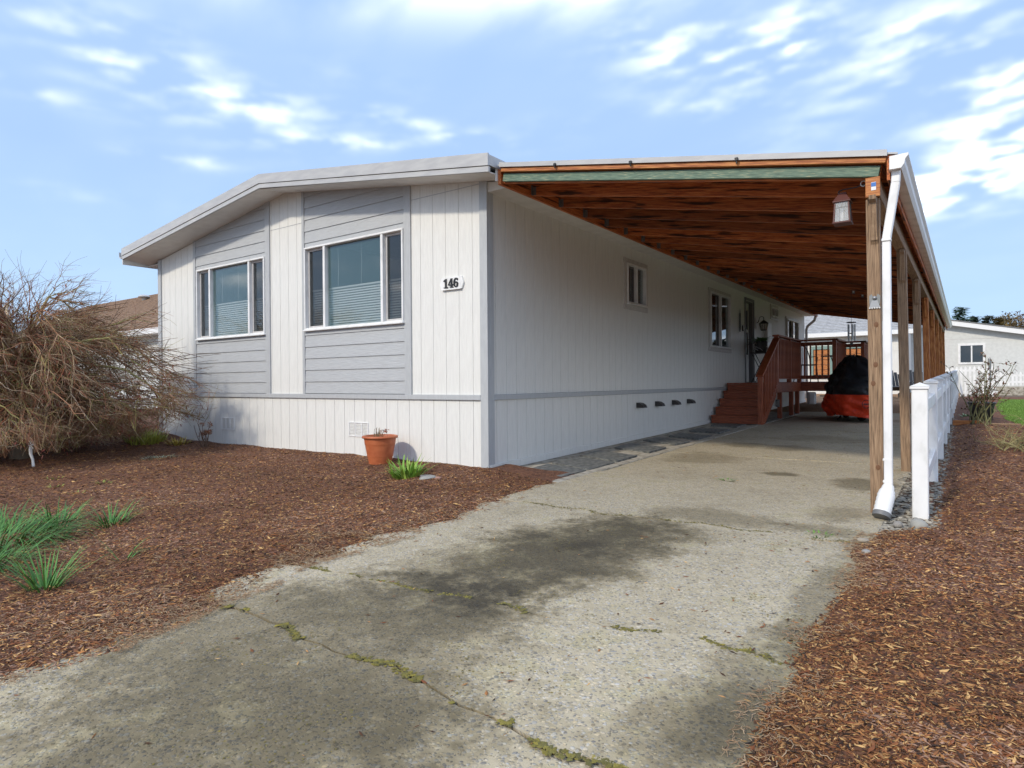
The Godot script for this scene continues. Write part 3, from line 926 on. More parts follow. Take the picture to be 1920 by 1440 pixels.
	sh.abox(-HW + 0.03, -3.8, 0.8, 3.2, -4.3, -4.2); sh.abox(-3.79, -0.035, 0.8, 3.2, -4.85, -4.75); sh.abox(-3.85, -3.8, 0.8, 3.2, -4.19, -0.04); sh.abox(-2.9, -2.8, 0.8, 3.2, -HL + 0.05, -4.86)
	part(h, "inner_wall", sh.mesh(), M.room)
	sh = Geo.new()
	sh.prism(outline, Vector3.ZERO, X, Vector3.UP, Z, -HL, -HL + 0.03)
	part(h, "end_wall", sh.mesh(), M.siding)
	sh = Geo.new(); sh.abox(-HW, -HW + 0.028, -0.3, 3.26, -HL + 0.031, -0.031)
	part(h, "side_wall", sh.mesh(), M.siding)
	# roof
	var zf := 0.445
	var rp := PackedVector2Array()
	for p in [[-7.95, 0.0], [-3.70, 0.0], [0.385, 0.0], [0.385, -0.11], [-3.70, -0.11], [-7.95, -0.11]]: rp.append(Vector2(p[0], roof_top(p[0]) + p[1]))
	sh = Geo.new()
	sh.prism(rp, Vector3.ZERO, X, Vector3.UP, Z, -HL - 0.4, zf - 0.001)
	var rf_ := part(h, "roof", sh.mesh(), M.fascia)
	for seg in [[-7.95, -3.70], [-3.70, 0.385]]:
		for b in [[0.012, -0.118, zf, zf + 0.022], [-0.126, -0.182, zf - 0.02, zf + 0.012]]:
			sh = Geo.new()
			sh.prism(PackedVector2Array([Vector2(seg[0], roof_top(seg[0]) + b[1]), Vector2(seg[1], roof_top(seg[1]) + b[1]), Vector2(seg[1], roof_top(seg[1]) + b[0]), Vector2(seg[0], roof_top(seg[0]) + b[0])]), Vector3.ZERO, X, Vector3.UP, Z, b[2], b[3])
			part(rf_, "fascia_board", sh.mesh(), M.fascia)
	# soffit over the front wall
	for seg in [[-7.95, -5.7], [-5.7, -3.74], [-3.74, -1.6], [-1.6, 0.36]]:
		sh = Geo.new()
		var q := []
		for x in [seg[0] + 0.002, seg[1] - 0.002]:
			var yw := wall_top(x) + (0.0 if x > -HW and x < 0 else (roof_top(x) - roof_top(clampf(x, -HW, 0.0))))
			q.append([Vector3(x, roof_top(x) - 0.18, zf - 0.02), Vector3(x, yw, -0.02)])
		sh.quad(q[0][0], q[1][0], q[1][1], q[0][1], Vector3.DOWN)
		var d := Vector3(0, 0.012, 0)
		sh.quad(q[0][0] + d, q[1][0] + d, q[1][1] + d, q[0][1] + d, Vector3.UP)
		sh.quad(q[1][0], q[1][1], q[1][1] + d, q[1][0] + d, Vector3.RIGHT)
		part(rf_, "soffit_panel", sh.mesh(), M.soffit)
	# boxed eave over the side wall
	for k in 6:
		sh = Geo.new()
		sh.abox(0.0, 0.352, 3.165, 3.19, -0.001 - (k + 1) * 2.93 + 0.003, -0.001 - k * 2.93)
		part(rf_, "soffit_panel", sh.mesh(), M.soffit)
	sh = Geo.new()
	sh.abox(0.353, 0.375, 3.15, 3.30, -HL - 0.3, 0.3)
	sh.prism(PackedVector2Array([Vector2(0.0, 3.19), Vector2(0.352, 3.19), Vector2(0.352, 3.228), Vector2(0.0, 3.28)]), Vector3.ZERO, X, Vector3.UP, Z, -0.02, 0.0)
	part(rf_, "eave_board", sh.mesh(), M.soffit)
	sh = Geo.new()
	sh.abox(-7.97, -7.60, 3.21, 3.23, -HL, -0.001)
	sh.abox(-7.97, -7.95, 3.19, 3.40, -HL, zf)
	part(rf_, "eave_board", sh.mesh(), M.soffit)
	sh = Geo.new()
	sh.prism(PackedVector2Array([Vector2(-8.08, 3.42), Vector2(-8.07, 3.33), Vector2(-8.03, 3.30), Vector2(-7.972, 3.30), Vector2(-7.972, 3.42), Vector2(-7.985, 3.42), Vector2(-7.985, 3.315), Vector2(-8.025, 3.315), Vector2(-8.06, 3.34), Vector2(-8.068, 3.42)]), Vector3.ZERO, X, Vector3.UP, Z, -HL, zf + 0.01)
	part(rf_, "gutter", sh.mesh(), M.fascia)
	sh = Geo.new()
	sh.tube([Vector3(-8.03, 3.31, -0.25), Vector3(-8.02, 3.16, -0.25), Vector3(-7.93, 3.04, -0.25), Vector3(-7.70, 2.96, -0.25), Vector3(-7.62, 2.85, -0.25), Vector3(-7.61, 0.3, -0.25)], [0.035, 0.035, 0.035, 0.035, 0.035, 0.035], 10)
	part(rf_, "downspout", sh.mesh(), M.fascia)
	sh = Geo.new()
	sh.tube([Vector3(0.36, 3.2, -HL - 0.05), Vector3(0.30, 3.0, -HL - 0.05), Vector3(0.09, 2.82, -HL - 0.05), Vector3(0.05, 2.7, -HL - 0.05), Vector3(0.05, 0.4, -HL - 0.05)], [0.045, 0.045, 0.045, 0.045, 0.045], 8)
	part(rf_, "downspout", sh.mesh(), M.window_trim)
	# foundation vents, hose tap, dryer hoods
	for vx in [[-5.50, -5.13, 0.28, 0.475], [-2.37, -1.98, 0.30, 0.495]]:
		var g := Geo.new()
		var wd: float = (vx[1] - vx[0])
		for e in [[vx[0], vx[1], vx[2], vx[2] + 0.012], [vx[0], vx[1], vx[3] - 0.012, vx[3]]]: g.abox(e[0], e[1], e[2], e[3], 0.003, 0.014, 0.002)
		for k in 4: g.abox(vx[0] + k * (wd - 0.014) / 3, vx[0] + k * (wd - 0.014) / 3 + 0.014, vx[2] + 0.012, vx[3] - 0.012, 0.003, 0.014, 0.002)
		var vn := part(h, "foundation_vent", g.mesh(), M.white)
		g = Geo.new()
		for k in 9:
			var y: float = lerpf(vx[2] + 0.02, vx[3] - 0.02, k / 8.0)
			g.box(Transform3D(Basis(Vector3.RIGHT, 0.7), Vector3((vx[0] + vx[1]) / 2, y, 0.008)), Vector3(wd - 0.02, 0.014, 0.002))
		part(vn, "louvre", g.mesh(), M.white)
	for z in [-4.05, -4.82, -5.6, -6.37]:
		var g := Geo.new()
		g.prism(PackedVector2Array([Vector2(0, 0), Vector2(0.13, 0), Vector2(0.11, 0.045), Vector2(0.06, 0.075), Vector2(0, 0.085)]), Vector3(0.005, 0.575, z), Vector3.RIGHT, Vector3.UP, Vector3(0, 0, 1), -0.075, 0.075)
		part(h, "vent_hood", g.mesh(), M.bronze)
	var tp := Geo.new()
	tp.tube([Vector3(-6.39, 0.48, 0.0), Vector3(-6.39, 0.48, 0.07), Vector3(-6.39, 0.44, 0.10)], [0.016, 0.018, 0.014], 8, true)
	var tap := part(h, "hose_tap", tp.mesh(), M.steel)
	tp = Geo.new()
	tp.tube([Vector3(-6.43, 0.49, 0.06), Vector3(-6.49, 0.49, 0.075)], [0.028, 0.028], 10, true)
	part(tap, "tap_handle", tp.mesh(), M.teal)
	# meter panel beside the door
	tp = Geo.new()
	tp.abox(0.006, 0.09, 1.75, 2.56, -12.6, -12.15, 0.006)
	part(h, "utility_panel", tp.mesh(), M.white)

# ------------------------------------------------------------------ carport
func deck_y(x: float) -> float:
	return 3.285 - 0.18 * (x - 0.36)

# a timber that follows the roof slope from xa to xb; shift moves it through its grain
func sloped(parent: Node, called: String, xa: float, xb: float, mid: float, ht: float, za: float, zb: float, mat: Material, shift: float, bev := 0.002) -> MeshInstance3D:
	var ang := -atan(0.18)
	var s := Vector3(shift, shift * 0.73, shift * 0.41)
	var g := Geo.new()
	g.box(Transform3D(Basis(), s), Vector3((xb - xa) / cos(ang), ht, zb - za), bev)
	var at := Vector3((xa + xb) / 2, deck_y((xa + xb) / 2) + mid, (za + zb) / 2)
	return part(parent, called, g.mesh(), mat, at - Basis(Vector3(0, 0, 1), ang) * s, Vector3(0, 0, ang))

func build_carport() -> void:
	var c := thing("carport", "long red-brown timber carport with green front board and white gutter", "carport")
	var Z := Vector3(0, 0, 1)
	var X := Vector3(1, 0, 0)
	var ang := -atan(0.18)
	var x0 := 0.378
	var x1 := 3.93
	# joists
	for k in 28:
		var z := -0.348 - 0.6 * k
		sloped(c, "joist", x0, x1, -0.0725, 0.14, z - 0.019, z + 0.019, [M.cedar_x, M.cedar_a, M.cedar_b][(k * 5 + k / 3) % 3], k * 1.37, 0.003)
		var hg := Geo.new()
		hg.abox(-0.002, 0.003, -0.11, 0.0, 0.02, 0.05); hg.abox(-0.002, 0.003, -0.11, 0.0, -0.05, -0.02)
		hg.abox(0.0, 0.05, -0.112, -0.108, -0.024, 0.024); hg.abox(0.0, 0.05, -0.11, -0.02, 0.0205, 0.024); hg.abox(0.0, 0.05, -0.11, -0.02, -0.024, -0.0205)
		part(c, "joist_hanger", hg.mesh(), M.galvanised, Vector3(0.413, 3.243, z))
	# ledger on the eave, roof boards, green front board, orange strip, metal roofing
	var g := Geo.new(); g.abox(0.376, 0.412, 3.11, 3.27, -HL, 0.28, 0.002)
	part(c, "ledger_board", g.mesh(), M.cedar_z)
	var bw := 0.184
	for k in 20:
		var xa := 0.42 + k * bw
		var xb := minf(xa + bw - 0.004, 4.0)
		if xb - xa < 0.03: break
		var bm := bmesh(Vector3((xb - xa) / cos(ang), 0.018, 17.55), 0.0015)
		part(c, "roof_board", bm, M.shaded_board_z, Vector3((xa + xb) / 2, deck_y((xa + xb) / 2) + 0.009, -8.47), Vector3(0, 0, ang))
	var sh := func(za: float, zb: float, xa: float, xb: float, lo: float, hi: float) -> ArrayMesh:
		var q := Geo.new()
		q.prism(PackedVector2Array([Vector2(xa, deck_y(xa) + lo), Vector2(xb, deck_y(xb) + lo), Vector2(xb, deck_y(xb) + hi), Vector2(xa, deck_y(xa) + hi)]), Vector3.ZERO, X, Vector3.UP, Z, za, zb)
		return q.mesh()
	sloped(c, "front_board", 0.44, 3.90, -0.092, 0.08, 0.235, 0.275, M.green_x, 2.0)
	sloped(c, "front_joist", 0.42, 3.91, -0.0725, 0.136, 0.19, 0.234, M.cedar_x, 5.3)
	sloped(c, "front_strip", 0.44, 3.945, -0.021, 0.038, 0.27, 0.312, M.orange_x, 1.0)
	var roof := part(c, "metal_roof", sh.call(-17.3, 0.318, 0.40, 4.02, 0.0195, 0.032), M.fascia)
	part(roof, "drip_edge", sh.call(0.319, 0.332, 0.43, 3.955, 0.004, 0.05), M.fascia)
	for xx in [1.12, 1.93, 2.88]:
		var q := Geo.new()
		q.abox(xx - 0.014, xx + 0.014, deck_y(xx) - 0.008, deck_y(xx) + 0.022, 0.333, 0.35, 0.004)
		q.abox(xx - 0.005, xx + 0.005, deck_y(xx) - 0.028, deck_y(xx) - 0.009, 0.333, 0.345, 0.002)
		part(c, "clip", q.mesh(), M.black_metal)
	# beam and posts
	var bt := deck_y(3.87) - 0.146
	g = Geo.new(); g.abox(3.815, 3.905, bt - 0.14, bt, -17.2, 0.30, 0.004)
	part(c, "beam", g.mesh(), M.beam_z)
	g = Geo.new(); g.abox(3.812, 3.908, bt - 0.143, bt + 0.001, 0.2995, 0.312, 0.003)
	part(c, "beam_end", g.mesh(), M.orange_x)
	for k in 8:
		var z := 0.2 - 2.4 * k
		var xb := 3.87 if k == 0 else 3.895
		var xt := 3.85 if k == 0 else 3.865
		var y0 := ground_y(0, z) - 0.02
		var q := Geo.new()
		q.bar(Vector3(xb, y0, z), Vector3(xt, bt - 0.141, z), 0.089, 0.089, 0.005, Z)
		var p := part(c, "post", q.mesh(), M.post_y if k < 3 else M.new_post_y)
		q = Geo.new()
		# carved bracket with a side scroll
		q.prism(PackedVector2Array([Vector2(0, 0), Vector2(0.13, 0), Vector2(0.13, -0.03), Vector2(0.09, -0.05), Vector2(0.075, -0.12), Vector2(0.045, -0.2), Vector2(0.02, -0.31), Vector2(0.0, -0.34)]), Vector3(xt + 0.012, bt - 0.145, z + 0.046), Z, Vector3.UP, X, -0.022, 0.022)
		q.bar(Vector3(xt + 0.012, bt - 0.18, z + 0.10), Vector3(xt + 0.012, bt - 0.43, z + 0.052), 0.03, 0.022, 0.003)
		q.abox(xt - 0.012, xt + 0.036, bt - 0.46, bt - 0.43, z + 0.046, z + 0.07, 0.003)
		part(p, "bracket", q.mesh(), M.post_y if k < 3 else M.new_post_y)
		# knots
		if k == 0:
			for kn in [1.42, 1.12, 0.98, 0.35]:
				q = Geo.new()
				q.lathe([Vector2(0.0, 0.0), Vector2(0.013, 0.0), Vector2(0.016, -0.003), Vector2(0.017, -0.006)], 10)
				var kp := part(p, "knot", q.mesh(), M.knot, Vector3(lerpf(xb, xt, kn / 2.4) + rf(-0.02, 0.015), kn, z + 0.047), Vector3(PI / 2, 0, 0))
				kp.scale = Vector3(1, 1, 1.4)
	# joist blocking over the beam, eave fascia, gutter, downspout
	g = Geo.new()
	g.prism(PackedVector2Array([Vector2(3.95, 2.47), Vector2(3.97, 2.47), Vector2(3.97, deck_y(3.97) + 0.02), Vector2(3.95, deck_y(3.95) + 0.02)]), Vector3.ZERO, X, Vector3.UP, Z, -17.25, 0.30)
	part(c, "eave_fascia", g.mesh(), M.cedar_z)
	g = Geo.new()
	var gy := 2.525
	var pr := [Vector2(3.972, gy + 0.095), Vector2(3.972, gy), Vector2(4.045, gy), Vector2(4.065, gy + 0.03), Vector2(4.07, gy + 0.06), Vector2(4.09, gy + 0.085), Vector2(4.09, gy + 0.10), Vector2(4.078, gy + 0.10), Vector2(4.062, gy + 0.065), Vector2(4.053, gy + 0.03), Vector2(4.04, gy + 0.008), Vector2(3.98, gy + 0.008), Vector2(3.98, gy + 0.095)]
	g.prism(PackedVector2Array(pr), Vector3.ZERO, X, Vector3.UP, Z, -17.3, 0.37)
	g.prism(PackedVector2Array([Vector2(3.972, gy + 0.095), Vector2(3.972, gy), Vector2(4.045, gy), Vector2(4.065, gy + 0.03), Vector2(4.07, gy + 0.06), Vector2(4.09, gy + 0.085), Vector2(4.09, gy + 0.10)]), Vector3.ZERO, X, Vector3.UP, Z, 0.3705, 0.376)
	var gut := part(c, "gutter", g.mesh(), M.vinyl)
	g = Geo.new()
	g.bar(Vector3(4.01, gy + 0.004, 0.30), Vector3(4.005, 2.44, 0.30), 0.055, 0.055, 0.006, Z)
	g.bar(Vector3(4.006, 2.445, 0.30), Vector3(3.945, 2.035, 0.30), 0.056, 0.056, 0.006, Z)
	g.bar(Vector3(3.945, 2.05, 0.30), Vector3(3.95, 0.20, 0.31), 0.055, 0.055, 0.006, Z)
	for yy in [2.03, 0.42, 0.26]: g.box(Transform3D(Basis(), Vector3(3.946, yy, 0.306)), Vector3(0.062, 0.02, 0.062), 0.004)
	var ds := part(gut, "downspout", g.mesh(), M.vinyl)
	g = Geo.new()
	var pts := []; var rad := []
	for k in 15:
		var t := k / 14.0
		pts.append(Vector3(3.95, 0.23, 0.312).lerp(Vector3(3.915, 0.035, 0.43), t))
		rad.append(lerpf(0.036, 0.056, smoothstep(0, 0.35, t)) + (0.003 if k % 2 else 0.0))
	g.tube(pts, rad, 14)
	part(ds, "flexible_outlet", g.mesh(), M.vinyl)
	g = Geo.new()
	g.tube([pts[13], pts[14] + (pts[14] - pts[13]) * 1.2], [0.0585, 0.0595], 14, true)
	part(ds, "outlet_cap", g.mesh(), M.dark_gray)

# ------------------------------------------------------------------ deck and stairs
const DECK := 0.96

func railing(d: Node, a: Vector3, b: Vector3, posts := [true, true]) -> void:
	var dir := (b - a).normalized()
	var axis := "deck_z" if absf(dir.z) > 0.5 else "deck_x"
	for e in 2:
		if not posts[e]: continue
		var p := a if e == 0 else b
		part(d, "rail_post", bmesh(Vector3(0.089, 1.0, 0.089), 0.004), M.deck_y, Vector3(p.x, DECK + 0.5, p.z))
	var g := Geo.new()
	g.bar(a + Vector3(0, 1.02, 0) - dir * 0.07, b + Vector3(0, 1.02, 0) + dir * 0.07, 0.14, 0.038, 0.004)
	part(d, "cap_rail", g.mesh(), M[axis])
	for y in [0.93, 0.12]:
		g = Geo.new()
		g.bar(a + Vector3(0, y, 0) + dir * 0.045, b + Vector3(0, y, 0) - dir * 0.045, 0.038, 0.089, 0.003)
		part(d, "rail", g.mesh(), M[axis])
	var l := a.distance_to(b)
	var nb := int(l / 0.125)
	var side := dir.cross(Vector3.UP) * 0.036
	for k in range(1, nb):
		var p := a.lerp(b, float(k) / nb)
		part(d, "baluster", bmesh(Vector3(0.034, 0.86, 0.034), 0.002), M.deck_y, Vector3(p.x, DECK + 0.525, p.z) + side)

func build_deck() -> void:
	var d := thing("wooden_deck", "red-brown stained wooden deck with five steps and baluster railing", "deck")
	# floor boards run along z; three bays that step outwards
	for bay in [[0.04, 1.06, -11.2, -8.72], [0.04, 1.84, -12.66, -11.205], [0.04, 2.28, -17.2, -12.665]]:
		var x: float = bay[0]
		while x < bay[1] - 0.05:
			var w := minf(0.138, bay[1] - x)
			part(d, "floor_board", bmesh(Vector3(w, 0.036, bay[3] - bay[2] - 0.002), 0.003), M.deck_z, Vector3(x + w / 2, DECK - 0.018, (bay[2] + bay[3]) / 2))
			x += 0.142
	var g := Geo.new()
	for b in [[Vector3(1.085, 0, -8.70), Vector3(1.085, 0, -11.16)], [Vector3(1.10, 0, -11.165), Vector3(1.885, 0, -11.165)], [Vector3(1.867, 0, -11.19), Vector3(1.867, 0, -12.62)], [Vector3(1.89, 0, -12.64), Vector3(2.32, 0, -12.64)], [Vector3(2.305, 0, -12.665), Vector3(2.305, 0, -17.2)]]:
		g = Geo.new()
		g.bar(b[0] + Vector3(0, DECK - 0.115, 0), b[1] + Vector3(0, DECK - 0.115, 0), 0.038, 0.21, 0.003)
		part(d, "rim_board", g.mesh(), M.deck_z if absf(b[0].x - b[1].x) < 0.1 else M.deck_x)
	for p in [[1.03, -9.3], [1.03, -10.44], [1.03, -11.1], [1.8, -11.25], [1.8, -12.5], [2.2, -12.8], [2.2, -14.5], [0.3, -9.2], [0.3, -11.0]]:
		var y0 := ground_y(0, p[1]) - 0.02
		part(d, "support_post", bmesh(Vector3(0.089, DECK - 0.04 - y0, 0.089), 0.004), M.deck_y, Vector3(p[0], (DECK - 0.04 + y0) / 2, p[1]))
	# stairs
	var g0 := ground_y(0, -7.6) + 0.001
	var rise := (DECK - g0) / 5.0
	for k in 5:
		var z := -7.58 - 0.28 * k
		var y := g0 + rise * (k + 1)
		part(d, "riser", bmesh(Vector3(1.0, rise - 0.038, 0.02), 0.002), M.deck_x, Vector3(0.56, y - 0.038 - (rise - 0.038) / 2, z - 0.01))
		if k < 4:
			part(d, "tread", bmesh(Vector3(1.0, 0.036, 0.30), 0.005), M.deck_x, Vector3(0.56, y - 0.018, z - 0.13))
	g = Geo.new()
	g.prism(PackedVector2Array([Vector2(0, 0), Vector2(0.16, 0), Vector2(1.13, DECK - g0 - 0.28), Vector2(1.13, DECK - g0 - 0.04), Vector2(0.98, DECK - g0 - 0.04), Vector2(0.0, 0.17)]), Vector3(1.08, g0, -7.57), Vector3(0, 0, -1), Vector3.UP, Vector3.RIGHT, -0.018, 0.02)
	part(d, "stringer", g.mesh(), M.deck_z)
	var n0 := Vector3(1.05, 0, -7.54)
	part(d, "newel_post", bmesh(Vector3(0.089, 0.96, 0.089), 0.004), M.deck_y, Vector3(1.07, g0 + 0.48, -7.51))
	g = Geo.new()
	g.bar(Vector3(1.07, g0 + 0.965, -7.44), Vector3(1.07, DECK + 0.955, -8.86), 0.14, 0.04, 0.004)
	part(d, "hand_rail", g.mesh(), M.deck_z)
	for k in range(1, 10):
		var z := -7.56 - 0.128 * k
		var yt := lerpf(g0 + 0.95, DECK + 0.93, (-7.44 - z) / 1.42)
		var yb := g0 + 0.10 + (-7.57 - z) * 0.60
		part(d, "baluster", bmesh(Vector3(0.034, yt - yb, 0.034), 0.002), M.deck_y, Vector3(1.105, (yt + yb) / 2, z))
	var _n := n0
	var P := [Vector3(1.06, DECK, -8.90), Vector3(1.06, DECK, -11.2), Vector3(1.85, DECK, -11.2), Vector3(1.85, DECK, -12.68), Vector3(2.28, DECK, -12.68), Vector3(2.28, DECK, -17.1)]
	for k in P.size() - 1:
		railing(d, P[k], P[k + 1], [k == 0, true])
	part(d, "rail_post", bmesh(Vector3(0.089, 1.0, 0.089), 0.004), M.deck_y, Vector3(1.06, DECK + 0.5, -10.1))

# ------------------------------------------------------------------ fences
func build_fences() -> void:
	var f := thing("rail_fence", "white vinyl fence with capped posts beside the carport gravel", "fence")
	var cap := Geo.new()
	cap.abox(-0.062, 0.062, 0.0, 0.022, -0.062, 0.062, 0.004)
	for s in [[Vector3(-0.062, 0.022, 0.062), Vector3(0.062, 0.022, 0.062)], [Vector3(0.062, 0.022, 0.062), Vector3(0.062, 0.022, -0.062)], [Vector3(0.062, 0.022, -0.062), Vector3(-0.062, 0.022, -0.062)], [Vector3(-0.062, 0.022, -0.062), Vector3(-0.062, 0.022, 0.062)]]:
		cap.tri(s[0], s[1], Vector3(0, 0.05, 0), (s[0] + s[1]) / 2 + Vector3.UP * 0.1)
	var capm := cap.mesh()
	for k in 13:
		var z := 0.165 - 1.83 * k
		var y := ground_y(0, z)
		var p := part(f, "post", bmesh(Vector3(0.102, 0.98, 0.102), 0.006), M.vinyl, Vector3(4.14, y + 0.45, z))
		part(p, "cap", capm, M.vinyl, Vector3(0, 0.488, 0))
		if k < 12:
			var y2 := ground_y(0, z - 1.83)
			for h in [0.80, 0.26]:
				var g := Geo.new()
				g.bar(Vector3(4.155, y + h, z - 0.052), Vector3(4.155, y2 + h, z - 1.83 + 0.052), 0.04, 0.10, 0.004)
				part(f, "rail", g.mesh(), M.vinyl)
	# picket fences beyond the beds
	picket("picket_fence", "white picket fence closing the mulch bed behind the rose bush", 3.4, 5.25, -21.72, ground_y(0, -21.7), 1.1)
	var w := thing("garden_wall", "low grey retaining wall carrying a white picket fence", "wall", Vector3(7.4, 0, -26.6))
	part(w, "wall_block", bmesh(Vector3(4.2, 0.5, 0.3), 0.01), M.cement, Vector3(0.1, 0.44, 0))
	picket("picket_fence", "white picket fence standing on the low grey retaining wall", 5.3, 9.4, -26.55, 0.69, 0.6)

func picket(called: String, label: String, x0: float, x1: float, z: float, y: float, ht: float) -> void:
	var f := thing(called, label, "fence", Vector3(x0, y, z), 0.0)
	var x := 0.0
	while x <= x1 - x0:
		var g := Geo.new()
		g.prism(PackedVector2Array([Vector2(-0.035, 0.04), Vector2(0.035, 0.04), Vector2(0.035, ht - 0.06), Vector2(0.0, ht), Vector2(-0.035, ht - 0.06)]), Vector3(x, 0, 0), Vector3.RIGHT, Vector3.UP, Vector3(0, 0, 1), -0.008, 0.012)
		part(f, "picket", g.mesh(), M.vinyl)
		x += 0.125
	for h in [0.14, ht - 0.2]:
		var g := Geo.new()
		g.abox(-0.05, x1 - x0 + 0.05, h, h + 0.08, -0.05, -0.009, 0.004)
		part(f, "rail", g.mesh(), M.vinyl)
	x = 0.06
	while x < x1 - x0:
		part(f, "post", bmesh(Vector3(0.1, ht + 0.03, 0.1), 0.006), M.vinyl, Vector3(x, ht / 2, -0.105))
		x += 1.8

# ------------------------------------------------------------------ neighbouring houses
func flat_window(parent: Node, x0: float, x1: float, y0: float, y1: float, z: float, mids: Array, horiz := false) -> void:
	var g := Geo.new()
	for b in [[x0 - 0.09, x1 + 0.09, y1, y1 + 0.09], [x0 - 0.09, x1 + 0.09, y0 - 0.09, y0], [x0 - 0.09, x0, y0, y1], [x1, x1 + 0.09, y0, y1]]:
		g.abox(b[0], b[1], b[2], b[3], z - 0.05, z + 0.035, 0.004)
	for m in mids:
		if horiz: g.abox(x0, x1, m - 0.025, m + 0.025, z - 0.03, z + 0.02)
		else: g.abox(m - 0.025, m + 0.025, y0, y1, z - 0.03, z + 0.02)
	var w := part(parent, "window", g.mesh(), M.vinyl)
	g = Geo.new(); g.abox(x0, x1, y0, y1, z - 0.01, z + 0.008)
	part(w, "pane", g.mesh(), M.dark_glass)

func shingle_roof(parent: Node, a: Vector3, b: Vector3, up: Vector3, courses: int, mat: Material) -> void:
	# a roof plane from the eave a-b towards a+up, in overlapping courses
	var nn := (b - a).cross(up).normalized()
	if nn.y < 0: nn = -nn
	for k in courses:
		var g := Geo.new()
		var p := up * (float(k) / courses)
		var q := up * ((k + 1.15) / courses)
		var t := nn * 0.025
		g.quad(a + p + t, b + p + t, b + q, a + q, nn)
		g.quad(a + p + t, b + p + t, b + p, a + p, -up)
		part(parent, "shingle_course", g.mesh(), mat)

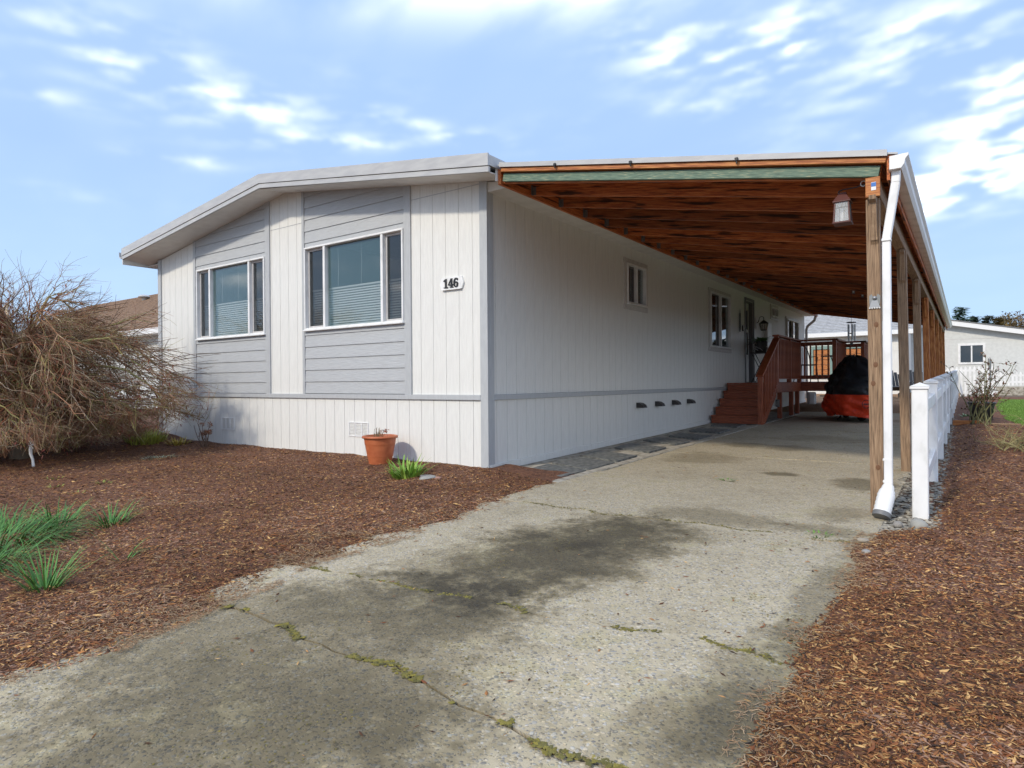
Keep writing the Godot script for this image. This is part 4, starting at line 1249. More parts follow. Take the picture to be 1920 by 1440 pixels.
func build_neighbours() -> void:
	var X := Vector3.RIGHT
	var Z := Vector3(0, 0, 1)
	# left: brown roof
	var a := thing("neighbour_house", "neighbouring house with brown shingle roof behind the bare maple", "house", Vector3(-20, 0, -9))
	var g := Geo.new()
	g.abox(-16, 5.6, -0.1, 2.75, -5, 4.0)
	part(a, "wall", g.mesh(), M.plaster)
	g = Geo.new(); g.abox(-16.4, 6.0, 2.72, 2.92, 4.0, 4.45, 0.01)
	part(a, "gutter", g.mesh(), M.white)
	shingle_roof(a, Vector3(-16.4, 2.9, 4.4), Vector3(6.0, 2.9, 4.4), Vector3(0, 2.65, -5.2), 26, M.shingle)
	g = Geo.new()
	g.prism(PackedVector2Array([Vector2(-4.4, 2.9), Vector2(0.8, 5.5), Vector2(6.0, 2.9)]), Vector3(0, 0, 0), Vector3(0, 0, -1), Vector3.UP, X, 5.0, 5.55)
	part(a, "gable", g.mesh(), M.plaster)
	g = Geo.new()
	g.lathe([Vector2(0.10, -0.3), Vector2(0.10, 0.0), Vector2(0.26, 0.0), Vector2(0.25, 0.06), Vector2(0.15, 0.13), Vector2(0.0, 0.15)], 20, Vector3(-7.7, 5.22, 0.1))
	part(a, "roof_vent", g.mesh(), M.fascia)
	flat_window(a, 2.0, 3.6, 1.2, 2.3, 4.0, [2.8])
	g = Geo.new(); g.abox(-16, 5.65, 0.55, 0.68, 4.0, 4.06)
	part(a, "band_trim", g.mesh(), M.white)
	# behind the deck: white house with a grey roof
	var b := thing("neighbour_house", "white house with grey shingle roof behind the wooden deck", "house", Vector3(-2, 0, -25))
	g = Geo.new(); g.abox(-5, 4.4, 0.2, 3.0, -6, 0)
	part(b, "wall", g.mesh(), M.siding)
	for k in 26:
		g = Geo.new(); g.abox(-4.9 + k * 0.355, -4.9 + k * 0.355 + 0.335, 2.2, 2.9, 0.0, 0.012)
		part(b, "siding_plank", g.mesh(), M.siding)
	g = Geo.new(); g.abox(-5.4, 4.8, 2.86, 3.04, 0.35, 0.42, 0.01)
	part(b, "gutter", g.mesh(), M.white)
	g = Geo.new(); g.abox(-5.4, 4.8, 2.9, 2.94, 0.0, 0.36)
	part(b, "soffit", g.mesh(), M.white)
	shingle_roof(b, Vector3(-5.4, 3.03, 0.4), Vector3(4.8, 3.03, 0.4), Vector3(0, 1.2, -3.4), 14, M.shingle_gray)
	g = Geo.new(); g.abox(4.4, 4.42, 0.2, 3.0, -6, -0.02)
	part(b, "corner_trim", g.mesh(), M.white)
	for x in [0.78, 2.02]:
		var fr := Geo.new()
		for e in [[x, x + 0.14, 1.1, 2.5], [x + 0.80, x + 0.94, 1.1, 2.5], [x + 0.14, x + 0.80, 2.35, 2.5], [x + 0.14, x + 0.8, 1.1, 1.22]]: fr.abox(e[0], e[1], e[2], e[3], 0.0, 0.1, 0.005)
		var dd := part(b, "screen_frame", fr.mesh(), M.teal)
		for k in 5:
			part(dd, "slat", bmesh(Vector3(0.64, 0.205, 0.03), 0.006), M.slat_orange, Vector3(x + 0.47, 1.34 + k * 0.222, 0.04))
	# right: white house with a low gable
	var c := thing("neighbour_house", "pale neighbouring house with low gable behind the picket fence", "house", Vector3(3.5, 0, -28))
	g = Geo.new()
	g.prism(PackedVector2Array([Vector2(-5.5, 0.2), Vector2(3.1, 0.2), Vector2(3.1, 2.82), Vector2(0.05, 3.46), Vector2(-5.5, 2.55)]), Vector3.ZERO, X, Vector3.UP, Z, -10, 0.0)
	part(c, "wall", g.mesh(), M.plaster)
	for s in [[Vector2(0.05, 3.60), Vector2(3.6, 2.86)], [Vector2(-6.0, 2.58), Vector2(0.05, 3.60)]]:
		g = Geo.new()
		g.prism(PackedVector2Array([s[0] + Vector2(0, -0.2), s[1] + Vector2(0, -0.2), s[1], s[0]]), Vector3.ZERO, X, Vector3.UP, Z, 0.30, 0.34)
		var fb := part(c, "fascia_board", g.mesh(), M.white)
		g = Geo.new()
		g.prism(PackedVector2Array([s[0] + Vector2(0, 0.002), s[1] + Vector2(0, 0.002), s[1] + Vector2(0, 0.05), s[0] + Vector2(0, 0.05)]), Vector3.ZERO, X, Vector3.UP, Z, -10, 0.36)
		part(fb, "roofing", g.mesh(), M.dark_gray)
		g = Geo.new()
		g.prism(PackedVector2Array([s[0] + Vector2(0, -0.12), s[1] + Vector2(0, -0.12), s[1] + Vector2(0, -0.1), s[0] + Vector2(0, -0.1)]), Vector3.ZERO, X, Vector3.UP, Z, 0.0, 0.299)
		part(fb, "soffit", g.mesh(), M.white)
	g = Geo.new(); g.abox(-5.4, 3.0, 2.72, 2.735, 0.0, 0.008)
	part(c, "flashing", g.mesh(), M.window_trim)
	flat_window(c, 0.72, 1.5, 1.72, 2.44, 0.0, [1.11])
	flat_window(c, -2.1, -1.6, 1.72, 2.44, 0.0, [2.08], true)
	g = Geo.new(); g.abox(3.0, 3.12, 0.2, 2.8, 0.0, 0.02)
	part(c, "corner_trim", g.mesh(), M.white)
	g = Geo.new()
	g.tube([Vector3(1.72, 0.9, 0.06), Vector3(1.72, 1.7, 0.06), Vector3(1.72, 1.86, 0.02)], [0.05, 0.05, 0.05], 8, true)
	part(c, "utility_pipe", g.mesh(), M.galvanised)

# ------------------------------------------------------------------ distant trees
func conifer(label: String, at: Vector3, ht: float, wd: float, tint: Color, loose: float) -> void:
	var t := thing("conifer_tree", label, "tree", at, rf(0, TAU), "trees on the skyline")
	var g := Geo.new()
	g.tube([Vector3.ZERO, Vector3(0, ht * 0.5, 0), Vector3(0, ht, 0)], [ht * 0.018, ht * 0.011, 0.01], 7)
	part(t, "trunk", g.mesh(), M.soil)
	g = Geo.new(); g.colored = true
	var tiers := 26
	for k in tiers:
		var f := float(k) / tiers
		var y := ht * (0.16 + 0.84 * f)
		var r := wd * (1.0 - f) * rf(0.75, 1.1) + 0.12
		for b in 11:
			var a := rf(0, TAU)
			var d := Vector3(cos(a), 0, sin(a))
			var ln := r * rf(0.6, 1.1)
			for q in 9:
				var s := rf(0.15, 1.0)
				var p := Vector3(0, y, 0) + d * ln * s + Vector3(rf(-0.2, 0.2), -ln * s * s * 0.28 + rf(-0.12, 0.12), rf(-0.2, 0.2)) * (1.0 + loose)
				g.col = tint * rf(0.6, 1.35)
				var e := Vector3(rf(-1, 1), rf(-0.5, 0.2), rf(-1, 1)).normalized() * rf(0.18, 0.42)
				var e2 := (d + Vector3(rf(-0.5, 0.5), rf(-0.4, 0.3), rf(-0.5, 0.5))).normalized() * rf(0.2, 0.5)
				g.tri(p, p + e * 0.6, p + e2, Vector3.UP)
	part(t, "crown", g.mesh(), M.leafs)

func broadleaf(label: String, at: Vector3, ht: float, wd: float, tint: Color) -> void:
	var t := thing("broadleaf_tree", label, "tree", at, 0.0, "trees on the skyline")
	var g := Geo.new()
	var tips := []
	g.tube([Vector3.ZERO, Vector3(0.1, ht * 0.35, 0)], [0.2, 0.13], 7)
	for k in 26:
		var a := rf(0, TAU)
		var e := Vector3(cos(a) * wd * rf(0.3, 1.0), ht * rf(0.45, 1.0), sin(a) * wd * rf(0.3, 1.0))
		g.tube([Vector3(0.1, ht * 0.33, 0), Vector3(e.x * 0.45, ht * 0.3 + e.y * 0.4, e.z * 0.45), e], [0.08, 0.05, 0.012], 5)
		tips.append(e)
	part(t, "trunk", g.mesh(), M.soil)
	g = Geo.new(); g.colored = true
	for e in tips:
		for q in 90:
			var p: Vector3 = e + Vector3(rf(-1, 1), rf(-1, 1), rf(-1, 1)) * rf(0.2, 0.95)
			g.col = tint * rf(0.6, 1.4)
			g.tri(p, p + Vector3(rf(-1, 1), rf(-1, 1), rf(-1, 1)) * 0.2, p + Vector3(rf(-1, 1), rf(-1, 1), rf(-1, 1)) * 0.2, Vector3.UP)
	part(t, "crown", g.mesh(), M.leafs)

func build_trees() -> void:
	conifer("tallest dark green conifer on the skyline behind the carport gutter end", Vector3(3.96, 0.4, -70), 7.7, 2.1, Color(0.05, 0.09, 0.055), 0.3)
	conifer("mid-height dark conifer next to the tallest skyline conifer", Vector3(5.0, 0.4, -72), 6.9, 1.7, Color(0.045, 0.075, 0.045), 0.2)
	conifer("dark rounded conifer standing alone on the skyline above the pale gable", Vector3(5.99, 0.4, -70), 6.7, 1.3, Color(0.05, 0.065, 0.04), 0.4)
	conifer("yellowish-green conifer on the skyline above the pale gable", Vector3(6.95, 0.4, -70), 6.5, 1.4, Color(0.16, 0.12, 0.035), 0.4)
	conifer("small dark conifer glimpsed between the carport posts", Vector3(0.2, 0.4, -60), 6.6, 1.5, Color(0.05, 0.085, 0.05), 0.3)
	broadleaf("olive-brown spreading tree on the skyline beside the yellowish conifer", Vector3(8.3, 0.4, -70), 6.3, 1.3, Color(0.16, 0.11, 0.04))
	broadleaf("grey-mauve bare tree at the end of the skyline row", Vector3(9.6, 0.4, -71), 6.7, 1.5, Color(0.17, 0.13, 0.11))
	broadleaf("low green tree filling the gap between skyline trees", Vector3(7.55, 0.4, -73), 5.9, 0.7, Color(0.07, 0.08, 0.04))

# ------------------------------------------------------------------ weeping maple
var hem := Vector3.ZERO   # the side on which the maple's skirt hangs clear of the ground

func wander(a: Vector3, d: Vector3, ln: float, n: int, jit: float, droop: float) -> Array:
	var pts := [a]
	var p := a
	d = d.normalized()
	for k in n:
		d = (d + Vector3(rf(-jit, jit), rf(-jit, jit) - droop, rf(-jit, jit))).normalized()
		p += d * (ln / n)
		var lowest := 0.04 + rf(0.08, 0.40) * maxf(0.0, p.dot(hem))
		if p.y < lowest: p.y = lowest + rf(0, 0.04)
		pts.append(p)
	return pts

func taper(n: int, r0: float, r1: float) -> Array:
	var out := []
	for k in n: out.append(lerpf(r0, r1, float(k) / (n - 1)))
	return out

const BARK := [[0.36, 0.22, 0.13], [0.28, 0.15, 0.085], [0.46, 0.33, 0.20], [0.25, 0.19, 0.08], [0.36, 0.32, 0.12], [0.34, 0.13, 0.065], [0.20, 0.11, 0.07], [0.52, 0.41, 0.28], [0.40, 0.20, 0.11]]

func bark() -> Color:
	var b: Array = BARK[rng.randi() % BARK.size()]
	var f := rf(0.7, 1.3)
	return Color(b[0] * f, b[1] * f, b[2] * f)

func build_maple() -> void:
	var t := thing("weeping_maple", "large bare weeping maple with tangled tan twigs in the mulch bed", "tree", Vector3(-6.5, -0.03, 2.45))
	var g := Geo.new(); g.colored = true
	g.col = Color(0.17, 0.13, 0.09)
	g.tube([Vector3(0.05, -0.05, 0), Vector3(0, 0.25, 0.02), Vector3(-0.06, 0.6, 0.0), Vector3(0.0, 0.95, 0.05), Vector3(0.05, 1.3, 0.0)], [0.13, 0.10, 0.09, 0.085, 0.06], 10)
	part(t, "trunk", g.mesh(), M.tinted)
	hem = Vector3(0.86, 0, -0.5)
	var limbs := Geo.new(); limbs.colored = true
	var twigs := Geo.new(); twigs.colored = true
	var leaves := Geo.new(); leaves.colored = true
	for k in 128:
		var az := rf(0, TAU)
		var reach := rf(0.6, 2.0)
		# the crown is denser towards the light and the camera side
		var hp := rf(0.7, 2.85) * (1.0 - 0.16 * reach * reach / 4.6)
		var o := Vector3(cos(az), 0, sin(az))
		var a := Vector3(0, rf(0.45, 1.25), 0)
		var b := o * reach * rf(0.35, 0.55) + Vector3(0, hp * 1.22, 0)
		var c := o * reach + Vector3(0, maxf(0.16 + rf(0.25, 0.5) * reach * maxf(0.0, o.dot(hem)), hp * rf(0.05, 0.8)), 0)
		var pts := []
		for i in 9:
			var s := i / 8.0
			var p := a.lerp(b, s).lerp(b.lerp(c, s), s)
			if i > 0: p += Vector3(rf(-1, 1), rf(-1, 1), rf(-1, 1)) * 0.05
			pts.append(p)
		limbs.col = bark()
		limbs.tube(pts, taper(9, rf(0.018, 0.034), 0.007), 5)
		for j in 19:
			var i := rng.randi_range(2, 8)
			var p: Vector3 = pts[i]
			var tan: Vector3 = (pts[i] - pts[i - 1]).normalized()
			var d := tan * 0.9 + o * 0.45 + Vector3(rf(-0.9, 0.9), rf(-0.5, 0.45), rf(-0.9, 0.9))
			var sub := wander(p, d, rf(0.3, 0.85), 5, 0.28, 0.07)
			limbs.col = bark()
			limbs.tube(sub, taper(6, rf(0.005, 0.009), 0.0026), 4)
			for q in 12:
				var w := rng.randi_range(1, 5)
				var dd: Vector3 = (sub[w] - sub[w - 1]).normalized() + o * 0.3 + Vector3(rf(-1, 1), rf(-0.7, 0.55), rf(-1, 1)) * 0.9
				twigs.col = bark()
				var tw := wander(sub[w], dd, rf(0.12, 0.42), 3, 0.25, 0.05)
				twigs.tube(tw, taper(4, rf(0.0020, 0.0034), 0.0013), 3)
			if rf(0, 1) < 0.5:
				for q in rng.randi_range(1, 7):
					var lp: Vector3 = sub[rng.randi_range(1, 5)] + Vector3(rf(-1, 1), rf(-1, 0.3), rf(-1, 1)) * 0.06
					leaves.col = Color(rf(0.16, 0.34), rf(0.05, 0.11), rf(0.025, 0.06))
					for z in 3:
						var e := Vector3(rf(-1, 1), rf(-1, 0.2), rf(-1, 1)).normalized()
						leaves.blade(lp, e, rf(0.03, 0.07), 0.012, 1.2, 2)
	# long young shoots that leave the crown
	for k in 120:
		var az := rf(0, TAU)
		var o := Vector3(cos(az), 0, sin(az))
		var r := rf(0.2, 1.7)
		var p := o * r + Vector3(0, 2.3 - 0.34 * r * r + rf(-0.5, 0.1), 0)
		var up := wander(p, o * rf(0.4, 1.0) + Vector3(rf(-0.3, 0.3), rf(0.1, 0.9), rf(-0.3, 0.3)), rf(0.4, 0.95), 5, 0.16, 0.03)
		twigs.col = Color(0.10, 0.06, 0.04) * rf(0.7, 1.3)
		twigs.tube(up, taper(6, 0.005, 0.0022), 4)
		for q in 3:
			twigs.tube(wander(up[rng.randi_range(2, 4)], o * 0.7 + Vector3(rf(-0.6, 0.6), rf(0.0, 0.8), rf(-0.6, 0.6)), rf(0.12, 0.3), 3, 0.15, 0.0), taper(4, 0.003, 0.0018), 3)
	for k in 50:
		var o := Vector3(1, 0, -0.62).normalized().rotated(Vector3.UP, rf(-0.75, 0.75))
		var p := o * rf(1.5, 2.0) + Vector3(0, rf(0.55, 1.6), 0)
		var up := wander(p, o + Vector3(0, rf(-0.3, 0.35), 0), rf(0.35, 0.85), 5, 0.12, 0.04)
		twigs.col = Color(0.12, 0.07, 0.045) * rf(0.7, 1.3)
		twigs.tube(up, taper(6, 0.0045, 0.002), 4)
	hem = Vector3.ZERO
	part(t, "limb", limbs.mesh(), M.tinted)
	part(t, "crown", twigs.mesh(), M.tinted)
	var lv := part(t, "dead_leaves", leaves.mesh(), M.leafs)
	lv.set_meta("label", "dry red-brown leaves caught in the twigs")

# ------------------------------------------------------------------ garden plants
func clump(called: String, label: String, at: Vector3, blades: int, ln: float, w: float, spread: float, rad: float, ca: Color, cb: Color, droop := 0.9, group := "") -> Node3D:
	var g := Geo.new(); g.colored = true
	for k in blades:
		var a := rf(0, TAU)
		var r := sqrt(rf(0, 1)) * rad
		var p := Vector3(cos(a) * r, 0, sin(a) * r)
		p.y = mulch_y(at.x + p.x, at.z + p.z) - at.y - 0.01
		var d := Vector3(cos(a) * spread + rf(-0.4, 0.4), 1.0, sin(a) * spread + rf(-0.4, 0.4))
		g.col = ca.lerp(cb, rf(0, 1)) * rf(0.75, 1.2)
		g.blade(p, d, ln * rf(0.45, 1.1), w * rf(0.7, 1.2), droop * rf(0.5, 1.5), 5)
	var o := thing(called, label, "plant", at, 0.0, group)
	part(o, "leaves", g.mesh(), M.leafs)
	return o

func gy(x: float, z: float) -> Vector3: return Vector3(x, mulch_y(x, z), z)

func build_garden() -> void:
	var ga := Color(0.045, 0.15, 0.03)
	var gb := Color(0.12, 0.28, 0.05)
	clump("grass_clump", "largest thick clump of long green grass at the mulch edge", gy(-0.95, 4.25), 520, 0.40, 0.008, 0.9, 0.40, ga, gb, 1.8)
	clump("grass_clump", "dense green grass clump adjoining the largest clump", gy(-0.35, 4.55), 320, 0.34, 0.008, 0.9, 0.28, ga, gb, 1.6)
	clump("grass_clump", "spiky upright green grass tuft at the front of the mulch bed", gy(0.47, 4.42), 70, 0.30, 0.009, 0.8, 0.07, ga, gb, 0.5)
	clump("grass_clump", "low leaning green grass tuft behind the largest clump", gy(-1.25, 3.78), 90, 0.28, 0.009, 0.9, 0.14, ga, gb, 1.0)
	clump("grass_clump", "arching green grass tuft farthest along the mulch from the clumps", gy(-0.85, 3.56), 70, 0.26, 0.009, 0.9, 0.10, ga, gb, 1.0)
	clump("grass_clump", "thin sprig of green grass standing alone in mulch and straw", gy(0.25, 3.95), 16, 0.24, 0.006, 0.9, 0.05, ga, gb, 0.9)
	clump("lily_shoots", "bright lime-green leafy shoots beside the terracotta pot", gy(-0.50, 0.78), 120, 0.25, 0.028, 0.65, 0.16, Color(0.16, 0.32, 0.04), Color(0.32, 0.48, 0.08), 0.9)
	clump("yellow_perennial", "yellow-green perennial at the corner of the home", gy(-6.75, 0.62), 220, 0.24, 0.022, 0.5, 0.30, Color(0.30, 0.34, 0.05), Color(0.50, 0.50, 0.10), 0.6)
	clump("yellow_perennial", "golden withered plant at the foot of the front wall", gy(-6.15, 0.38), 90, 0.16, 0.022, 0.8, 0.16, Color(0.45, 0.30, 0.05), Color(0.50, 0.40, 0.08), 0.9)
	clump("silver_groundcover", "low silvery-green creeping plant in the mulch", gy(-4.65, 1.38), 160, 0.09, 0.012, 1.3, 0.24, Color(0.22, 0.28, 0.18), Color(0.36, 0.40, 0.28), 0.7)
	for p in [[-3.9, 2.9], [-3.3, 3.1], [-2.6, 3.15], [-3.05, 2.75]]:
		clump("weed_tuft", "tiny lime-green weed tuft in open mulch", gy(p[0], p[1]), 26, 0.06, 0.010, 1.0, 0.07, Color(0.22, 0.30, 0.05), Color(0.38, 0.42, 0.09), 0.6, "weeds in the mulch")
	for p in [[2.46, -0.72, "small bright weed in the driveway joint under the carport"], [3.62, 1.12, "small bright weed in the driveway joint near the downspout outlet"]]:
		var w := clump("weed_tuft", p[2], Vector3(p[0], ground_y(0, p[1]), p[1]), 40, 0.07, 0.012, 1.2, 0.06, Color(0.10, 0.26, 0.03), Color(0.2, 0.4, 0.06), 0.6, "weeds in the driveway joints")
		w.position.y = ground_y(0, p[1]) + 0.005
	# hydrangea stalks with dry heads
	var h := thing("dried_hydrangea", "bare hydrangea stalks with dry brown flower heads by the wall", "plant", gy(-5.27, 0.42))
	var g := Geo.new(); g.colored = true
	var fl := Geo.new(); fl.colored = true
	for k in 14:
		g.col = Color(0.16, 0.10, 0.07) * rf(0.7, 1.3)
		var st := wander(Vector3(rf(-0.06, 0.06), -0.02, rf(-0.05, 0.05)), Vector3(rf(-0.45, 0.55), 1, rf(-0.3, 0.3)), rf(0.2, 0.42), 4, 0.10, 0.0)
		g.tube(st, taper(5, 0.006, 0.004), 5)
		if k % 2 == 0:
			for q in 60:
				var d := Vector3(rf(-1, 1), rf(-0.6, 1), rf(-1, 1)).normalized()
				fl.col = Color(0.26, 0.11, 0.05) * rf(0.6, 1.5)
				var p: Vector3 = st[4] + d * rf(0.02, 0.05)
				fl.tri(p, p + Vector3(rf(-1, 1), rf(-1, 1), rf(-1, 1)) * 0.02, p + Vector3(rf(-1, 1), rf(-1, 1), rf(-1, 1)) * 0.02, d)
	part(h, "stalks", g.mesh(), M.tinted)
	part(h, "flower_heads", fl.mesh(), M.leafs)
	# rose bush and bare shrub in the far bed
	var r := thing("rose_bush", "leggy rose bush with sparse reddish leaves in front of the black tub", "bush", gy(4.66, -8.7))
	g = Geo.new(); g.colored = true
	fl = Geo.new(); fl.colored = true
	for k in 17:
		g.col = Color(0.17, 0.17, 0.08) * rf(0.7, 1.3)
		var cane := wander(Vector3(rf(-0.2, 0.2), -0.02, rf(-0.15, 0.15)), Vector3(rf(-0.4, 0.5), 1, rf(-0.3, 0.3)), rf(0.6, 1.25), 7, 0.15, 0.0)
		g.tube(cane, taper(8, rf(0.009, 0.016), 0.004), 5)
		for q in 7:
			var i := rng.randi_range(3, 7)
			var tw := wander(cane[i], Vector3(rf(-1, 1), rf(0.0, 1), rf(-1, 1)), rf(0.08, 0.25), 3, 0.2, 0.0)
			g.tube(tw, taper(4, 0.005, 0.002), 4)
			for z in 9:
				var p: Vector3 = tw[rng.randi_range(1, 3)]
				fl.col = Color(rf(0.10, 0.24), rf(0.05, 0.11), rf(0.02, 0.05))
				fl.blade(p, Vector3(rf(-1, 1), rf(-0.4, 0.8), rf(-1, 1)), rf(0.03, 0.07), 0.025, 0.9, 3)
	part(r, "canes", g.mesh(), M.tinted)
	part(r, "leaves", fl.mesh(), M.leafs)
	r = thing("bare_shrub", "low sprawling shrub of bare yellowish stems in the mulch", "bush", gy(5.0, -4.3))
	g = Geo.new(); g.colored = true
	fl = Geo.new(); fl.colored = true
	for k in 40:
		g.col = Color(0.30, 0.26, 0.12) * rf(0.6, 1.25)
		var cane := wander(Vector3(rf(-0.25, 0.25), 0.0, rf(-0.5, 0.3)), Vector3(rf(-1.0, 0.9), rf(0.15, 1.0), rf(-0.8, 0.6)), rf(0.25, 0.6), 5, 0.25, 0.05)
		g.tube(cane, taper(6, rf(0.004, 0.008), 0.002), 5)
		for q in 5:
			g.tube(wander(cane[rng.randi_range(1, 5)], Vector3(rf(-1, 1), rf(-0.2, 1), rf(-1, 1)), rf(0.06, 0.22), 3, 0.25, 0.02), taper(4, 0.003, 0.0015), 3)
			if q % 2 == 0:
				fl.col = Color(0.30, 0.20, 0.07) * rf(0.7, 1.2)
				fl.blade(cane[rng.randi_range(2, 5)], Vector3(rf(-1, 1), rf(-0.4, 0.8), rf(-1, 1)), rf(0.02, 0.04), 0.012, 0.9, 2)
	part(r, "stems", g.mesh(), M.tinted)
	part(r, "leaves", fl.mesh(), M.leafs)
	clump("seedling", "small pale green seedling in mulch near the black tub", gy(4.42, -10.9), 40, 0.12, 0.03, 1.0, 0.1, Color(0.16, 0.3, 0.1), Color(0.35, 0.42, 0.25), 0.8)

# ------------------------------------------------------------------ separate things
func tub(prof: Array, sides := 28) -> ArrayMesh:
	var g := Geo.new(); g.lathe(prof, sides); return g.mesh()

func build_objects() -> void:
	var X := Vector3.RIGHT
	var Z := Vector3(0, 0, 1)
	# terracotta pot
	var at := Vector3(-1.38, 0.03, 0.36)
	var p := thing("flower_pot", "terracotta flower pot with dry stems against the front wall", "pot", at)
	part(p, "body", tub([Vector2(0.0, 0.0), Vector2(0.128, 0.0), Vector2(0.135, 0.01), Vector2(0.15, 0.09), Vector2(0.154, 0.095), Vector2(0.156, 0.105), Vector2(0.178, 0.235), Vector2(0.182, 0.24), Vector2(0.184, 0.25), Vector2(0.193, 0.315)], 36), M.terracotta)
	part(p, "rim", tub([Vector2(0.193, 0.315), Vector2(0.213, 0.318), Vector2(0.217, 0.33), Vector2(0.212, 0.345), Vector2(0.195, 0.348), Vector2(0.185, 0.335), Vector2(0.18, 0.29)], 36), M.terracotta)
	part(p, "soil", tub([Vector2(0.184, 0.30), Vector2(0.12, 0.305), Vector2(0.0, 0.315)], 24), M.soil)
	var g := Geo.new(); g.colored = true
	for k in 26:
		g.col = Color(0.24, 0.17, 0.10) * rf(0.6, 1.3)
		g.tube(wander(Vector3(rf(-0.07, 0.07), 0.30, rf(-0.06, 0.06)), Vector3(rf(-0.2, 0.2), 1, rf(-0.2, 0.2)), rf(0.06, 0.15), 3, 0.1, 0), taper(4, 0.004, 0.003), 4)
	for k in 40:
		g.col = Color(0.28, 0.09, 0.05) * rf(0.6, 1.3)
		var q := Vector3(0.09, 0.40, 0.0) + Vector3(rf(-1, 1), rf(-0.5, 0.6), rf(-1, 1)) * 0.035
		g.tri(q, q + Vector3(rf(-1, 1), rf(-1, 1), rf(-1, 1)) * 0.02, q + Vector3(rf(-1, 1), rf(-1, 1), rf(-1, 1)) * 0.02, Vector3.UP)
	part(p, "dry_stems", g.mesh(), M.tinted)
	# flat stones by the shoots
	for s in [[-0.12, 0.86, 0.09, 0.03, Color(0.32, 0.31, 0.29), "flat grey stone lying by the lime-green shoots"], [-0.22, 0.80, 0.06, 0.025, Color(0.16, 0.15, 0.15), "small dark stone touching the flat grey stone"], [-0.03, 0.82, 0.05, 0.02, Color(0.40, 0.22, 0.17), "small reddish stone touching the flat grey stone"], [4.15, 0.62, 0.055, 0.07, Color(0.33, 0.32, 0.28), "rounded pale stone at the foot of the end fence post"], [4.03, 0.60, 0.035, 0.04, Color(0.27, 0.25, 0.22), "smaller grey stone beside the downspout outlet"], [3.88, 1.15, 0.035, 0.025, Color(0.32, 0.28, 0.22), "tan pebble on the mulch edge of the driveway"], [3.93, 1.42, 0.03, 0.022, Color(0.30, 0.29, 0.27), "pale grey pebble on the mulch edge of the driveway"]]:
		var o := thing("stone", s[5], "stone", Vector3(s[0], mulch_y(s[0], s[1]) if s[0] < 3 else ground_y(0, s[1]), s[1]), rf(0, TAU))
		g = Geo.new(); g.colored = true; g.col = s[4]
		g.lathe([Vector2(0.0, -s[3] * 0.2), Vector2(s[2] * 0.8, 0.0), Vector2(s[2], s[3] * 0.45), Vector2(s[2] * 0.75, s[3] * 0.85), Vector2(s[2] * 0.3, s[3]), Vector2(0, s[3])], 11)
		for i in g.v.size(): g.v[i] += Vector3(1, 0.5, 0.6) * wob.get_noise_3d(g.v[i].x * 12 + s[0] * 9, g.v[i].y * 12, g.v[i].z * 12) * s[2] * 0.5
		part(o, "stone_body", g.mesh(), M.stone)
	# plaque with the house number
	p = thing("house_number_plaque", "white house number plaque reading 146 on the front wall", "plaque", Vector3(-0.51, 2.18, 0.012))
	g = Geo.new()
	var poly := PackedVector2Array()
	for q in [[-0.155, -0.068], [0.155, -0.068], [0.168, -0.04], [0.182, 0.0], [0.168, 0.04], [0.155, 0.072], [-0.155, 0.072], [-0.168, 0.04], [-0.182, 0.0], [-0.168, -0.04]]: poly.append(Vector2(q[0], q[1]))
	g.prism(poly, Vector3.ZERO, X, Vector3.UP, Z, -0.01, 0.012)
	g.abox(-0.15, 0.15, -0.074, -0.069, -0.01, 0.02)
	part(p, "plate", g.mesh(), M.vinyl)
	var fnt := SystemFont.new()
	fnt.font_names = PackedStringArray(["Droid Serif"]); fnt.font_weight = 700; fnt.font_italic = true
	var dx := -0.085
	for ch in ["1", "4", "6"]:
		var tm := TextMesh.new()
		tm.text = ch; tm.font = fnt; tm.font_size = 40; tm.pixel_size = 0.0037; tm.depth = 0.012
		part(p, "digit", tm, M.ink, Vector3(dx, 0.002, 0.018))
		dx += 0.078
	# hanging lantern by the first post
	p = thing("hanging_lantern", "rust-brown lantern with leaded glass hanging near the carport's front post", "lantern", Vector3(3.63, 2.235, 0.10))
	g = Geo.new()
	g.abox(-0.066, 0.066, 0.0, 0.014, -0.066, 0.066, 0.003)
	for sx in [-1, 1]:
		for sz in [-1, 1]: g.bar(Vector3(sx * 0.056, 0.012, sz * 0.056), Vector3(sx * 0.047, 0.168, sz * 0.047), 0.012, 0.012, 0.002, Z)
	g.abox(-0.064, 0.064, 0.165, 0.178, -0.064, 0.064, 0.003)
	for s in [[Vector3(-0.06, 0.178, 0.06), Vector3(0.06, 0.178, 0.06)], [Vector3(0.06, 0.178, 0.06), Vector3(0.06, 0.178, -0.06)], [Vector3(0.06, 0.178, -0.06), Vector3(-0.06, 0.178, -0.06)], [Vector3(-0.06, 0.178, -0.06), Vector3(-0.06, 0.178, 0.06)]]:
		g.quad(s[0], s[1], s[1] * Vector3(0.45, 1, 0.45) + Vector3(0, 0.055, 0), s[0] * Vector3(0.45, 1, 0.45) + Vector3(0, 0.055, 0), (s[0] + s[1]) / 2 * Vector3(1, 0, 1) + Vector3(0, 0.03, 0))
	g.abox(-0.03, 0.03, 0.233, 0.245, -0.03, 0.03, 0.003)
	part(p, "frame", g.mesh(), M.rust_red)
